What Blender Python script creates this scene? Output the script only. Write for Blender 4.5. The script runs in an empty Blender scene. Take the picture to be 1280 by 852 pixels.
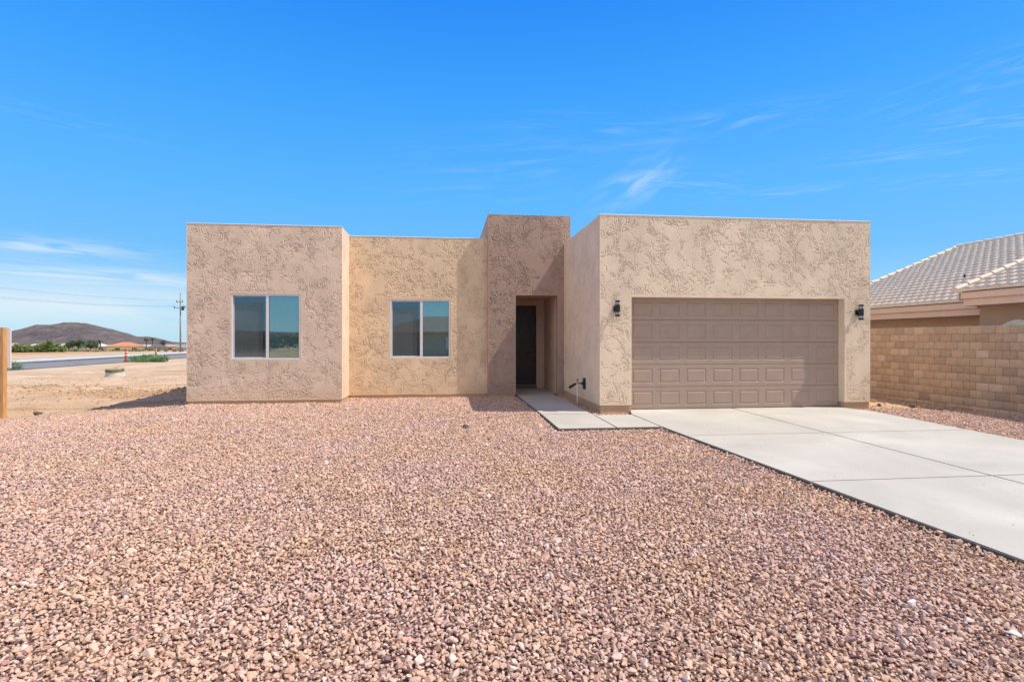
import bpy, bmesh, math, random
import numpy as np
from mathutils import Vector, Matrix
random.seed(7); rng = np.random.default_rng(11)
R = math.radians
scene = bpy.context.scene
col = scene.collection

# ------------------------------------------------------------------ camera constants (used to aim background things)
EYE = 1.52; FOC = 700.0; YAW = R(6.8); HOR = 424.0
def ray(px, py):
    u = (px-640)/FOC; v = (HOR-py)/FOC
    return Vector((math.sin(YAW)+u*math.cos(YAW), math.cos(YAW)-u*math.sin(YAW), v))
def spot(px, t):
    """ground position at view depth t in the direction of a bearing"""
    d = ray(px, HOR); return d.x*t, d.y*t

# ------------------------------------------------------------------ object helpers
def tag(o, label=None, cat=None, group=None, kind=None):
    if label: o['label'] = label
    if cat: o['category'] = cat
    if group: o['group'] = group
    if kind: o['kind'] = kind
    return o
def empty(name, loc=(0,0,0), rz=0, **k):
    o = bpy.data.objects.new(name, None); col.objects.link(o)
    o.empty_display_size = .2
    o.location = loc; o.rotation_euler.z = rz
    return tag(o, **k)
def link(name, me, mat, parent=None):
    o = bpy.data.objects.new(name, me); col.objects.link(o)
    if mat is not None:
        for m in (mat if isinstance(mat, (list, tuple)) else [mat]): me.materials.append(m)
    if parent is not None: o.parent = parent
    return o
def bobj(name, bm, mat, parent=None, smooth=False):
    bmesh.ops.recalc_face_normals(bm, faces=bm.faces)
    me = bpy.data.meshes.new(name); bm.to_mesh(me); bm.free()
    if smooth:
        me.polygons.foreach_set('use_smooth', [True]*len(me.polygons))
    return link(name, me, mat, parent)
def npmesh(name, V, Q, mat, parent=None, smooth=False):
    """vertices (n,3), quads (m,4)"""
    V = np.asarray(V, dtype=np.float32); Q = np.asarray(Q, dtype=np.int32)
    me = bpy.data.meshes.new(name)
    me.vertices.add(len(V)); me.vertices.foreach_set('co', V.ravel())
    k = Q.shape[1]
    me.loops.add(Q.size); me.loops.foreach_set('vertex_index', Q.ravel())
    me.polygons.add(len(Q)); me.polygons.foreach_set('loop_start', np.arange(0, Q.size, k, dtype=np.int32))
    me.polygons.foreach_set('loop_total', np.full(len(Q), k, dtype=np.int32))
    me.update(calc_edges=True); me.validate()
    if smooth: me.polygons.foreach_set('use_smooth', np.ones(len(me.polygons), dtype=bool))
    return link(name, me, mat, parent)
def box(bm, x0, x1, y0, y1, z0, z1, bev=0):
    r = bmesh.ops.create_cube(bm, size=1)
    vs = r['verts']
    bmesh.ops.scale(bm, vec=(x1-x0, y1-y0, z1-z0), verts=vs)
    bmesh.ops.translate(bm, vec=((x0+x1)/2, (y0+y1)/2, (z0+z1)/2), verts=vs)
    if bev:
        es = list({e for v in vs for e in v.link_edges})
        bmesh.ops.bevel(bm, geom=es, offset=bev, segments=2, profile=.5, affect='EDGES')
def cyl(bm, p0, p1, r0, r1=None, n=16, caps=True):
    r1 = r0 if r1 is None else r1
    p0, p1 = Vector(p0), Vector(p1); d = p1-p0
    M = Matrix.Translation((p0+p1)/2) @ d.to_track_quat('Z', 'Y').to_matrix().to_4x4()
    bmesh.ops.create_cone(bm, cap_ends=caps, segments=n, radius1=r0, radius2=r1, depth=d.length, matrix=M)
def quad(bm, *ps):
    return bm.faces.new([bm.verts.new(p) for p in ps])
def prism(bm, pts, z0f, z1f):
    """pts list of (x,y); z functions; closed slab"""
    lo = [bm.verts.new((x, y, z0f(x, y))) for x, y in pts]
    hi = [bm.verts.new((x, y, z1f(x, y))) for x, y in pts]
    bm.faces.new(hi); bm.faces.new(lo[::-1])
    n = len(pts)
    for i in range(n): bm.faces.new((lo[i], lo[(i+1) % n], hi[(i+1) % n], hi[i]))

# ------------------------------------------------------------------ numpy noise
def _h(ix, iy, s):
    n = (ix.astype(np.int64)*374761393 + iy.astype(np.int64)*668265263 + s*974711) & 0x7fffffff
    n = ((n ^ (n >> 13))*1274126177) & 0x7fffffff
    return ((n ^ (n >> 16)) & 0xffff)/65535.0
def vn(x, y, s=0):
    ix = np.floor(x); iy = np.floor(y); fx = x-ix; fy = y-iy
    fx = fx*fx*(3-2*fx); fy = fy*fy*(3-2*fy)
    a = _h(ix, iy, s); b = _h(ix+1, iy, s); c = _h(ix, iy+1, s); d = _h(ix+1, iy+1, s)
    return ((a*(1-fx)+b*fx)*(1-fy)+(c*(1-fx)+d*fx)*fy)*2-1
def fbm(x, y, s=0, o=4):
    r = 0; a = 1; t = 0
    for i in range(o):
        r = r+a*vn(x*2**i+17.3*i, y*2**i-9.1*i, s+i); t += a; a *= .5
    return r/t
def sstep(a, b, x):
    t = np.clip((x-a)/(b-a), 0, 1); return t*t*(3-2*t)

# ------------------------------------------------------------------ materials
def new_mat(name):
    m = bpy.data.materials.new(name); m.use_nodes = True
    nt = m.node_tree; nt.nodes.clear()
    out = nt.nodes.new('ShaderNodeOutputMaterial'); b = nt.nodes.new('ShaderNodeBsdfPrincipled')
    nt.links.new(b.outputs[0], out.inputs[0])
    return m, nt, b
def nd(nt, typ, **k):
    n = nt.nodes.new(typ)
    for a, v in k.items(): setattr(n, a, v)
    return n
def noise_n(nt, scale, detail=4, vec=None, rough=.5, dist=0):
    n = nd(nt, 'ShaderNodeTexNoise'); n.inputs['Scale'].default_value = scale
    n.inputs['Detail'].default_value = detail; n.inputs['Roughness'].default_value = rough
    n.inputs['Distortion'].default_value = dist
    if vec is not None: nt.links.new(vec, n.inputs['Vector'])
    return n
def ramp_n(nt, fac, stops, interp='LINEAR'):
    r = nd(nt, 'ShaderNodeValToRGB'); r.color_ramp.interpolation = interp
    e = r.color_ramp.elements
    e[0].position = stops[0][0]; e[0].color = (*stops[0][1], 1)
    e[1].position = stops[1][0]; e[1].color = (*stops[1][1], 1)
    for p, c in stops[2:]:
        q = e.new(p); q.color = (*c, 1)
    nt.links.new(fac, r.inputs[0]); return r
def mix_n(nt, fac, a, b, typ='MIX'):
    m = nd(nt, 'ShaderNodeMix', data_type='RGBA', blend_type=typ)
    if isinstance(fac, (int, float)): m.inputs[0].default_value = fac
    else: nt.links.new(fac, m.inputs[0])
    for i, v in ((6, a), (7, b)):
        if isinstance(v, tuple): m.inputs[i].default_value = (*v, 1)
        else: nt.links.new(v, m.inputs[i])
    return m.outputs[2]
def pos_n(nt): return nd(nt, 'ShaderNodeNewGeometry').outputs['Position']
def map_n(nt, vec, scale=(1,1,1), rot=(0,0,0), loc=(0,0,0)):
    m = nd(nt, 'ShaderNodeMapping'); nt.links.new(vec, m.inputs[0])
    m.inputs['Scale'].default_value = scale; m.inputs['Rotation'].default_value = rot; m.inputs['Location'].default_value = loc
    return m.outputs[0]
def bump_n(nt, b, h, strength, dist):
    u = nd(nt, 'ShaderNodeBump'); u.inputs['Strength'].default_value = strength; u.inputs['Distance'].default_value = dist
    nt.links.new(h, u.inputs['Height']); nt.links.new(u.outputs[0], b.inputs['Normal']); return u
def mat_noise(name, c1, c2, scale, rough=.8, bs=None, bd=.004, bstr=.5, spec=.3, metallic=0, detail=5, scale2=None, c3=None):
    m, nt, b = new_mat(name); p = pos_n(nt)
    n = noise_n(nt, scale, detail, p)
    r = ramp_n(nt, n.outputs[0], [(.32, c1), (.68, c2)])
    c = r.outputs[0]
    if scale2:
        n2 = noise_n(nt, scale2, 4, p); r2 = ramp_n(nt, n2.outputs[0], [(.42, (0,0,0)), (.7, (1,1,1))])
        c = mix_n(nt, r2.outputs[0], c, c3)
    nt.links.new(c, b.inputs['Base Color'])
    b.inputs['Roughness'].default_value = rough; b.inputs['Specular IOR Level'].default_value = spec
    b.inputs['Metallic'].default_value = metallic
    if bs:
        n3 = noise_n(nt, bs, 4, p); bump_n(nt, b, n3.outputs[0], bstr, bd)
    return m

STU = (.80, .585, .435)
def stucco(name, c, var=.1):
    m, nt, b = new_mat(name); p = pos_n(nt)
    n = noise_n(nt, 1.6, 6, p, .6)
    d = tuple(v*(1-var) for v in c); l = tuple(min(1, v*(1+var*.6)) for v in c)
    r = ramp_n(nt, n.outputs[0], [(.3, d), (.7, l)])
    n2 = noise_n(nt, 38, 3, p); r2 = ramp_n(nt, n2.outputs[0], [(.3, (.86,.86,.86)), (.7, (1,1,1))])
    cc = mix_n(nt, 1.0, r.outputs[0], r2.outputs[0], 'MULTIPLY')
    ga = nd(nt, 'ShaderNodeAttribute', attribute_name='groove_shade'); gm = nd(nt, 'ShaderNodeMath', operation='MULTIPLY'); nt.links.new(ga.outputs['Fac'], gm.inputs[0]); gm.inputs[1].default_value = .30  # shade painted into the trowel grooves as a darker colour
    cc = mix_n(nt, gm.outputs[0], cc, (c[0]*.50, c[1]*.44, c[2]*.40))
    # dust splashed on the lowest part of the wall
    sx = nd(nt, 'ShaderNodeSeparateXYZ'); nt.links.new(p, sx.inputs[0])
    mr = nd(nt, 'ShaderNodeMapRange'); nt.links.new(sx.outputs[2], mr.inputs[0])
    mr.inputs[1].default_value = .45; mr.inputs[2].default_value = 0; mr.inputs[3].default_value = 0; mr.inputs[4].default_value = .45
    cc = mix_n(nt, mr.outputs[0], cc, (c[0]*.86, c[1]*.78, c[2]*.7))
    nt.links.new(cc, b.inputs['Base Color'])
    b.inputs['Roughness'].default_value = .92; b.inputs['Specular IOR Level'].default_value = .15
    n3 = noise_n(nt, 170, 3, p); bump_n(nt, b, n3.outputs[0], .5, .003)
    return m
M_stucco = stucco('stucco_tan', STU)
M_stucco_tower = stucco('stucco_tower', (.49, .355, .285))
M_st_left = stucco('stucco_left', (.89, .70, .545), .15)
M_st_mid = stucco('stucco_middle', (.90, .695, .475), .14)
M_st_gar = stucco('stucco_garage', (.92, .75, .57), .13)
M_stem = stucco('stucco_foundation', (.62, .44, .31))
M_nwall = stucco('stucco_neighbour', (.58, .41, .295), .05)
M_ntrim = stucco('stucco_neighbour_trim', (.88, .67, .53), .05)
M_roofdeck = mat_noise('roof_coating', (.6,.58,.55), (.7,.68,.65), 3)
M_vinyl = mat_noise('white_vinyl', (.74,.75,.78), (.8,.8,.83), 8, rough=.35, spec=.5)
M_sash = mat_noise('sash_vinyl', (.40,.39,.43), (.46,.45,.49), 8, rough=.4)
M_gdoor = mat_noise('garage_door_paint', (.39,.292,.238), (.42,.315,.258), 4, rough=.5, spec=.35, bs=90, bd=.001, bstr=.3)
M_door = mat_noise('dark_door', (.055,.038,.033), (.075,.052,.045), 6, rough=.35)
M_black = mat_noise('black_metal', (.012,.012,.014), (.02,.02,.024), 30, rough=.4, spec=.5)
M_steel = mat_noise('steel', (.45,.45,.45), (.6,.6,.6), 20, rough=.35, metallic=.9)
M_lens = mat_noise('lamp_lens', (.32,.35,.38), (.42,.45,.48), 40, rough=.15, spec=.8)
M_pvc = mat_noise('pale_pipe', (.78,.70,.62), (.85,.78,.70), 12, rough=.5)
M_orange = mat_noise('orange_plastic', (.48,.08,.03), (.60,.12,.05), 6, rough=.5)
M_reflect = mat_noise('white_band', (.65,.62,.6), (.8,.78,.75), 6, rough=.4)
M_white = mat_noise('white_board', (.78,.78,.80), (.86,.86,.88), 3, rough=.5)
M_rubber = mat_noise('black_rubber', (.02,.02,.02), (.035,.035,.035), 10)
M_utilpole = mat_noise('weathered_pole', (.22,.21,.21), (.32,.30,.29), 5)
M_asphalt = mat_noise('asphalt', (.18,.182,.188), (.25,.252,.258), 1.2, rough=.9, bs=90, bd=.004, scale2=.15, c3=(.22,.218,.215))
M_kerb = mat_noise('kerb_concrete', (.5,.48,.44), (.62,.6,.56), 1.5, rough=.85)
M_bark = mat_noise('bark', (.10,.07,.05), (.17,.12,.085), 8)

def glass_mat(name, tint, base, refl=.55):
    m = bpy.data.materials.new(name); m.use_nodes = True; nt = m.node_tree; nt.nodes.clear()
    out = nd(nt, 'ShaderNodeOutputMaterial'); g = nd(nt, 'ShaderNodeBsdfGlossy'); d = nd(nt, 'ShaderNodeBsdfPrincipled')
    g.inputs['Color'].default_value = (*tint, 1); g.inputs['Roughness'].default_value = .015
    p = pos_n(nt); n = noise_n(nt, 1.3, 2, p)
    r = ramp_n(nt, n.outputs[0], [(.35, tuple(v*.75 for v in base)), (.65, base)])
    nt.links.new(r.outputs[0], d.inputs['Base Color']); d.inputs['Roughness'].default_value = .5
    bu = nd(nt, 'ShaderNodeBump'); bu.inputs['Strength'].default_value = .06; bu.inputs['Distance'].default_value = .01
    n2 = noise_n(nt, 1.8, 1, p); nt.links.new(n2.outputs[0], bu.inputs['Height']); nt.links.new(bu.outputs[0], g.inputs['Normal'])
    mx = nd(nt, 'ShaderNodeMixShader'); mx.inputs[0].default_value = refl
    nt.links.new(d.outputs[0], mx.inputs[1]); nt.links.new(g.outputs[0], mx.inputs[2]); nt.links.new(mx.outputs[0], out.inputs[0])
    return m
M_glass = glass_mat('window_glass', (.38,.51,.51), (.07,.17,.18), .66)
M_screen = glass_mat('screened_glass', (.22,.28,.30), (.10,.12,.12), .28)
M_glassd = glass_mat('dark_glass', (.22,.34,.38), (.02,.03,.035), .45)  # darker glass around and behind the screen
M_blind = mat_noise('pale_blind', (.2,.25,.25), (.24,.29,.29), 3)

def concrete():
    m, nt, b = new_mat('driveway_concrete'); p = pos_n(nt)
    n = noise_n(nt, .7, 7, p, .6, .6); r = ramp_n(nt, n.outputs[0], [(.3, (.46,.44,.39)), (.7, (.61,.585,.53))])
    n1 = noise_n(nt, .35, 3, map_n(nt, p, loc=(5,3,0))); r1 = ramp_n(nt, n1.outputs[0], [(.45, (0,0,0)), (.75, (.6,.6,.6))])
    c = mix_n(nt, r1.outputs[0], r.outputs[0], (.45,.415,.365))
    n2 = noise_n(nt, 60, 4, p); r2 = ramp_n(nt, n2.outputs[0], [(.3, (.9,.9,.9)), (.7, (1,1,1))])
    c = mix_n(nt, 1.0, c, r2.outputs[0], 'MULTIPLY')
    # rusty drips and small dark spots
    n4 = noise_n(nt, 2.6, 2, map_n(nt, p, loc=(1,7,0))); r4 = ramp_n(nt, n4.outputs[0], [(.70, (0,0,0)), (.76, (.5,.5,.5))])
    c = mix_n(nt, r4.outputs[0], c, (.35,.33,.30))
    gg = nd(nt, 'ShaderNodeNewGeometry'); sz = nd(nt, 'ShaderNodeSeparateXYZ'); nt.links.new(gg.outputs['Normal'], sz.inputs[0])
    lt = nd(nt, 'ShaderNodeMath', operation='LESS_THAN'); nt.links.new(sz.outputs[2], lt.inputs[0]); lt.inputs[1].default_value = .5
    c = mix_n(nt, lt.outputs[0], c, (.15,.125,.105))  # steep slab sides: soil stain with edge shade painted in
    nt.links.new(c, b.inputs['Base Color'])
    b.inputs['Roughness'].default_value = .85; b.inputs['Specular IOR Level'].default_value = .25
    n3 = noise_n(nt, 30, 4, map_n(nt, p, scale=(1,9,1)), .7); bump_n(nt, b, n3.outputs[0], .45, .003)
    return m
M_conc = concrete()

def dirt():
    m, nt, b = new_mat('desert_dirt'); p = pos_n(nt)
    n = noise_n(nt, .5, 8, p, .62, .5)
    sand = ramp_n(nt, n.outputs[0], [(.3, (.46,.335,.225)), (.5, (.60,.455,.32)), (.70, (.70,.56,.42))])
    n2 = noise_n(nt, .11, 5, p, .6); n2b = noise_n(nt, 3.0, 5, p, .6)
    orange = ramp_n(nt, n2b.outputs[0], [(.3, (.46,.27,.135)), (.7, (.60,.385,.22))])
    # orange graded soil: beyond the road, and patches in front of it
    sx = nd(nt, 'ShaderNodeSeparateXYZ'); nt.links.new(p, sx.inputs[0])
    mr = nd(nt, 'ShaderNodeMapRange'); nt.links.new(sx.outputs[0], mr.inputs[0])
    mr.inputs[1].default_value = -46; mr.inputs[2].default_value = -50; mr.inputs[3].default_value = 0; mr.inputs[4].default_value = 1
    r2 = ramp_n(nt, n2.outputs[0], [(.45, (0,0,0)), (.62, (.45,.45,.45))])
    mm = nd(nt, 'ShaderNodeMath', operation='MAXIMUM'); nt.links.new(mr.outputs[0], mm.inputs[0]); nt.links.new(r2.outputs[0], mm.inputs[1])
    # freshly dug soil around the house pad
    mr3 = nd(nt, 'ShaderNodeMapRange'); nt.links.new(sx.outputs[1], mr3.inputs[0])
    mr3.inputs[1].default_value = 27; mr3.inputs[2].default_value = 20; mr3.inputs[3].default_value = 0; mr3.inputs[4].default_value = .55
    mm2 = nd(nt, 'ShaderNodeMath', operation='MAXIMUM'); nt.links.new(mm.outputs[0], mm2.inputs[0]); nt.links.new(mr3.outputs[0], mm2.inputs[1])
    c = mix_n(nt, mm2.outputs[0], sand.outputs[0], orange.outputs[0])
    mr4 = nd(nt, 'ShaderNodeMapRange'); nt.links.new(sx.outputs[0], mr4.inputs[0])
    mr4.inputs[1].default_value = -66; mr4.inputs[2].default_value = -76; mr4.inputs[3].default_value = 0; mr4.inputs[4].default_value = 1
    n6 = noise_n(nt, .25, 5, p, .6); dull = ramp_n(nt, n6.outputs[0], [(.35, (.24,.22,.14)), (.6, (.46,.38,.28))])
    c = mix_n(nt, mr4.outputs[0], c, dull.outputs[0])
    trk = noise_n(nt, 1.0, 4, map_n(nt, p, scale=(.12,1.1,1), rot=(0,0,.3)), .6, .4); rt = ramp_n(nt, trk.outputs[0], [(.36, (.74,.68,.62)), (.5, (1,1,1))])
    c = mix_n(nt, .8, c, rt.outputs[0], 'MULTIPLY')
    n5 = noise_n(nt, 14, 5, p, .65); r5 = ramp_n(nt, n5.outputs[0], [(.28, (.72,.70,.68)), (.5, (1,1,1))])
    c = mix_n(nt, 1.0, c, r5.outputs[0], 'MULTIPLY')
    nt.links.new(c, b.inputs['Base Color']); b.inputs['Roughness'].default_value = .95; b.inputs['Specular IOR Level'].default_value = .1
    n3 = noise_n(nt, 9, 7, p, .65); bump_n(nt, b, n3.outputs[0], .7, .05)
    return m
M_dirt = dirt()
M_gbed = mat_noise('gravel_bed_soil', (.21,.13,.10), (.32,.20,.155), 30, bs=45, bd=.03, bstr=1, rough=.95)

def stone_mat():
    m, nt, b = new_mat('gravel_stone')
    oi = nd(nt, 'ShaderNodeObjectInfo')
    r = ramp_n(nt, oi.outputs['Random'], [(0, (0.639,0.443,0.355)), (.16, (0.702,0.519,0.425)), (.30, (0.677,0.478,0.359)), (.42, (0.728,0.590,0.512)),
        (.52, (0.651,0.460,0.383)), (.64, (0.715,0.539,0.449)), (.755, (0.683,0.478,0.345)), (.79, (0.588,0.439,0.387)), (.855, (0.754,0.648,0.581)), (.885, (0.479,0.292,0.244)), (.93, (0.327,0.238,0.228)), (.965, (0.690,0.519,0.435))], 'CONSTANT')
    p = pos_n(nt); n = noise_n(nt, 70, 4, p, .6); r2 = ramp_n(nt, n.outputs[0], [(.3, (.82,.80,.78)), (.7, (1.0,1.0,1.0))])
    c = mix_n(nt, 1.0, r.outputs[0], r2.outputs[0], 'MULTIPLY')
    n4 = noise_n(nt, .8, 4, p, .6); r4 = ramp_n(nt, n4.outputs[0], [(.36, (.97,.915,.945)), (.62, (.99,.93,.83))])
    c = mix_n(nt, 1.0, c, r4.outputs[0], 'MULTIPLY')
    nt.links.new(c, b.inputs['Base Color']); b.inputs['Roughness'].default_value = .85; b.inputs['Specular IOR Level'].default_value = .2
    n3 = noise_n(nt, 160, 3, p); bump_n(nt, b, n3.outputs[0], .4, .003)
    return m
M_stone = stone_mat()
M_rockdark = mat_noise('dark_rock', (.08,.07,.07), (.16,.13,.12), 30, bs=60)
M_rockpale = mat_noise('pale_rock', (.6,.57,.54), (.75,.72,.7), 40, bs=60)

def block_mat():
    m, nt, b = new_mat('slump_block'); g = nd(nt, 'ShaderNodeNewGeometry')
    r = ramp_n(nt, g.outputs['Random Per Island'], [(0, (.46,.34,.24)), (.3, (.53,.40,.285)), (.6, (.59,.455,.33)), (.82, (.39,.30,.23)), (.93, (.64,.50,.38))])
    n = noise_n(nt, 14, 5, g.outputs['Position']); r2 = ramp_n(nt, n.outputs[0], [(.3, (.84,.84,.84)), (.7, (1,1,1))])
    c = mix_n(nt, 1.0, r.outputs[0], r2.outputs[0], 'MULTIPLY')
    nt.links.new(c, b.inputs['Base Color']); b.inputs['Roughness'].default_value = .93; b.inputs['Specular IOR Level'].default_value = .15
    n3 = noise_n(nt, 60, 4, g.outputs['Position']); bump_n(nt, b, n3.outputs[0], .6, .006)
    return m
M_block = block_mat()
M_mortar = mat_noise('mortar', (.30,.20,.14), (.38,.26,.18), 12, bs=60)

def tile_mat(name, stops):
    m, nt, b = new_mat(name); p = pos_n(nt)
    n = noise_n(nt, 2.4, 4, p, .7); r = ramp_n(nt, n.outputs[0], stops)
    n2 = noise_n(nt, 25, 3, p); r2 = ramp_n(nt, n2.outputs[0], [(.3, (.85,.85,.85)), (.7, (1,1,1))])
    c = mix_n(nt, 1.0, r.outputs[0], r2.outputs[0], 'MULTIPLY')
    nt.links.new(c, b.inputs['Base Color']); b.inputs['Roughness'].default_value = .85; return m
M_tile = tile_mat('cream_roof_tile', [(.3, (.82,.67,.505)), (.7, (.93,.81,.655))])

def wood_mat():
    m, nt, b = new_mat('raw_lumber'); p = pos_n(nt)
    n = noise_n(nt, 9, 6, map_n(nt, p, scale=(6,6,.5)), .6, .8)
    r = ramp_n(nt, n.outputs[0], [(.3, (.42,.20,.075)), (.55, (.62,.34,.14)), (.75, (.70,.43,.20))])
    nt.links.new(r.outputs[0], b.inputs['Base Color']); b.inputs['Roughness'].default_value = .75
    bump_n(nt, b, n.outputs[0], .3, .003); return m
M_wood = wood_mat()

def leaf_mat(name, c1, c2):
    m, nt, b = new_mat(name); g = nd(nt, 'ShaderNodeNewGeometry')
    r = ramp_n(nt, g.outputs['Random Per Island'], [(0, c1), (1, c2)])
    n = noise_n(nt, .9, 3, g.outputs['Position']); r2 = ramp_n(nt, n.outputs[0], [(.35, (.6,.6,.6)), (.65, (1.15,1.15,1.1))])
    c = mix_n(nt, 1.0, r.outputs[0], r2.outputs[0], 'MULTIPLY')
    nt.links.new(c, b.inputs['Base Color']); b.inputs['Roughness'].default_value = .7; b.inputs['Specular IOR Level'].default_value = .2
    return m
M_leaf_g = leaf_mat('weed_green', (.12,.24,.10), (.27,.43,.21))
M_leaf_b = leaf_mat('bush_green', (.12,.19,.06), (.27,.36,.14))
M_leaf_d = leaf_mat('tree_green', (.09,.12,.07), (.19,.23,.13))
M_leaf_dry = leaf_mat('dry_scrub', (.22,.17,.08), (.42,.32,.17))

def mountain_mat(name, k=1.0):
    m, nt, b = new_mat(name); p = pos_n(nt)
    n = noise_n(nt, .012, 9, p, .68, .4)
    r = ramp_n(nt, n.outputs[0], [(.3, (.13*k,.115*k,.125*k)), (.48, (.19*k,.168*k,.168*k)), (.60, (.29*k,.23*k,.205*k)), (.75, (.15*k,.145*k,.145*k))])  # distance haze is painted into these rock tones
    nt.links.new(r.outputs[0], b.inputs['Base Color']); b.inputs['Roughness'].default_value = .95; b.inputs['Specular IOR Level'].default_value = 0
    n3 = noise_n(nt, .03, 8, p, .7); bump_n(nt, b, n3.outputs[0], 1, 30)
    return m
M_mount = mountain_mat('mountain_rock', 1.0)

# ------------------------------------------------------------------ ground heights
def slab_z(x, y): return -.02*(11.7-y) if y < 11.7 else 0.0
def gz(x, y):
    """ground height (numpy)"""
    x = np.asarray(x, dtype=float); y = np.asarray(y, dtype=float)
    base = np.where(y < 11.7, -.02*(11.7-np.clip(y, -12, 11.7)), 0)-.07
    left = np.clip((-6.4-x)*.075, 0, .27)
    right = np.clip((x-9.6)*.02, 0, .1)
    z = base-left-right*np.where(y > 8, 1, .6)
    far = np.hypot(x, y)
    t = sstep(22, 40, far); z = z*(1-t)+(-.35)*t
    t2 = sstep(80, 330, far); z = z-t2*3.95-np.clip(far-330, 0, 1e9)*.006
    return z
def gz1(x, y): return float(gz(np.array([x]), np.array([y]))[0])
def gzd(x, y):
    """dirt sheet with lumps, kept under the gravel, slabs and road"""
    z = gz(x, y)
    far = np.hypot(x, y)
    wild = sstep(13.9, 15.0, y)*sstep(-6.3, -7.4, x)*(1-sstep(60, 90, far))
    lump = .06*fbm(x*1.9, y*1.9, 3, 5)+.06*fbm(x*.35, y*.35, 9, 3)
    # low ridge of pushed soil running beside the lot
    rd = np.abs((y-(20.5+(x+10)*-.35))+1.2*vn(x*.5, y*.1, 21))
    lump = lump+.17*np.exp(-(rd/1.1)**2)*(.6+.6*vn(x*1.7, y*1.7, 5))
    rdm = sstep(-24.5, -22, x)
    z = z+wild*lump*rdm
    # bank of graded orange soil beyond the road
    bank = sstep(-44, -52, x)*(1-sstep(-60, -76, x)*1.0)*sstep(20, 40, y)
    z = z+bank*(.10+.08*fbm(x*.2, y*.2, 4, 3))
    r2 = sstep(11.0, 12.2, y)*sstep(9.55, 9.8, x)*(1-sstep(12.1, 12.3, x))
    z = z+r2*.03*fbm(x*3, y*3, 8, 4)
    z = z+.20*np.exp(-(((x+14.3)/1.1)**2+((y-26.6)/.8)**2))*(1+.5*vn(x*3, y*3, 33))
    keep = (y < 13.4)&(x > -14)&(x < 9.3)
    z = np.where(keep, z-.03, z)
    return z
def axis(parts):
    a = []
    for p in parts: a += list(p)
    return np.array(sorted(set(np.round(a, 4))))
gx = axis([-np.geomspace(32, 6000, 46), np.arange(-32, -6, .14), np.arange(-6, 14.5, .3), np.geomspace(14.5, 5000, 34)])
gy = axis([-np.geomspace(4, 5000, 34), np.arange(-4, 12, .4), np.arange(12, 34, .14), np.arange(34, 60, .5), np.geomspace(60, 6000, 44)])
X, Y = np.meshgrid(gx, gy, indexing='ij'); Z = gzd(X, Y)
V = np.stack([X, Y, Z], -1).reshape(-1, 3)
nx, ny = len(gx), len(gy)
I = np.arange(nx*ny).reshape(nx, ny)
Q = np.stack([I[:-1,:-1], I[1:,:-1], I[1:,1:], I[:-1,1:]], -1).reshape(-1, 4)
tag(npmesh('ground', V, Q, M_dirt, smooth=True), 'bare tan and orange desert dirt around the lot', 'ground', kind='structure')

# ------------------------------------------------------------------ driveway, walkway, gravel
DRV = [(3.96,11.735),(3.96,11.56),(3.80,11.14),(3.86,9.645),(4.37,3.77),(4.75,-1.2),(5.0,-6.0),(9.5,-6.0),(9.25,2.0),(9.1,7.0),(9.1,11.05),(8.85,11.5),(8.85,11.735)]
def left_edge(y):
    pts = [(-6,5.0),(-1.2,4.75),(3.77,4.37),(9.645,3.86),(11.14,3.80),(11.7,3.96)]
    return float(np.interp(y, [p[0] for p in pts], [p[1] for p in pts]))
def right_edge(y): return float(np.interp(y, [-6,2,7,11.05,11.5,11.7], [9.5,9.25,9.1,9.1,8.85,8.85]))
bm = bmesh.new()
xm = lambda y: float(np.interp(y, [-6,11.7], [7.0,6.30]))      # centre joint
ys = [11.735, 11.5, 11.3, 11.14, 10.6, 9.65, 8.8, 6.0, 3.77, 3.2, .4, -2.4, -6.0]
cuts = [8.8, 6.0, 3.2, .4, -2.4]
g = .0045
rows = []; 
def panel(y1, y0, side):
    yy = [y for y in ys if y0 <= y <= y1]; yy = sorted(set(yy+[y0, y1]), reverse=True)
    if side == 0: pts = [(left_edge(y), y) for y in yy]+[(xm(y)-g, y) for y in yy[::-1]]
    else: pts = [(xm(y)+g, y) for y in yy]+[(right_edge(y), y) for y in yy[::-1]]
    tmp = bmesh.new(); prism(tmp, pts[::-1], lambda x, y: slab_z(x, y)-.12, slab_z)
    bmesh.ops.recalc_face_normals(tmp, faces=tmp.faces)
    top = max(tmp.faces, key=lambda f: f.calc_center_median().z)
    bmesh.ops.bevel(tmp, geom=list(top.edges), offset=.008, segments=2, affect='EDGES')
    me = bpy.data.meshes.new('t'); tmp.to_mesh(me); tmp.free(); bm.from_mesh(me); bpy.data.meshes.remove(me)
lim = [11.735]+cuts+[-6.0]
for i in range(len(lim)-1):
    for s in (0, 1): panel(lim[i]-(.001 if i else 0), lim[i+1]+(.001 if i < len(lim)-2 else 0), s)
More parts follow.
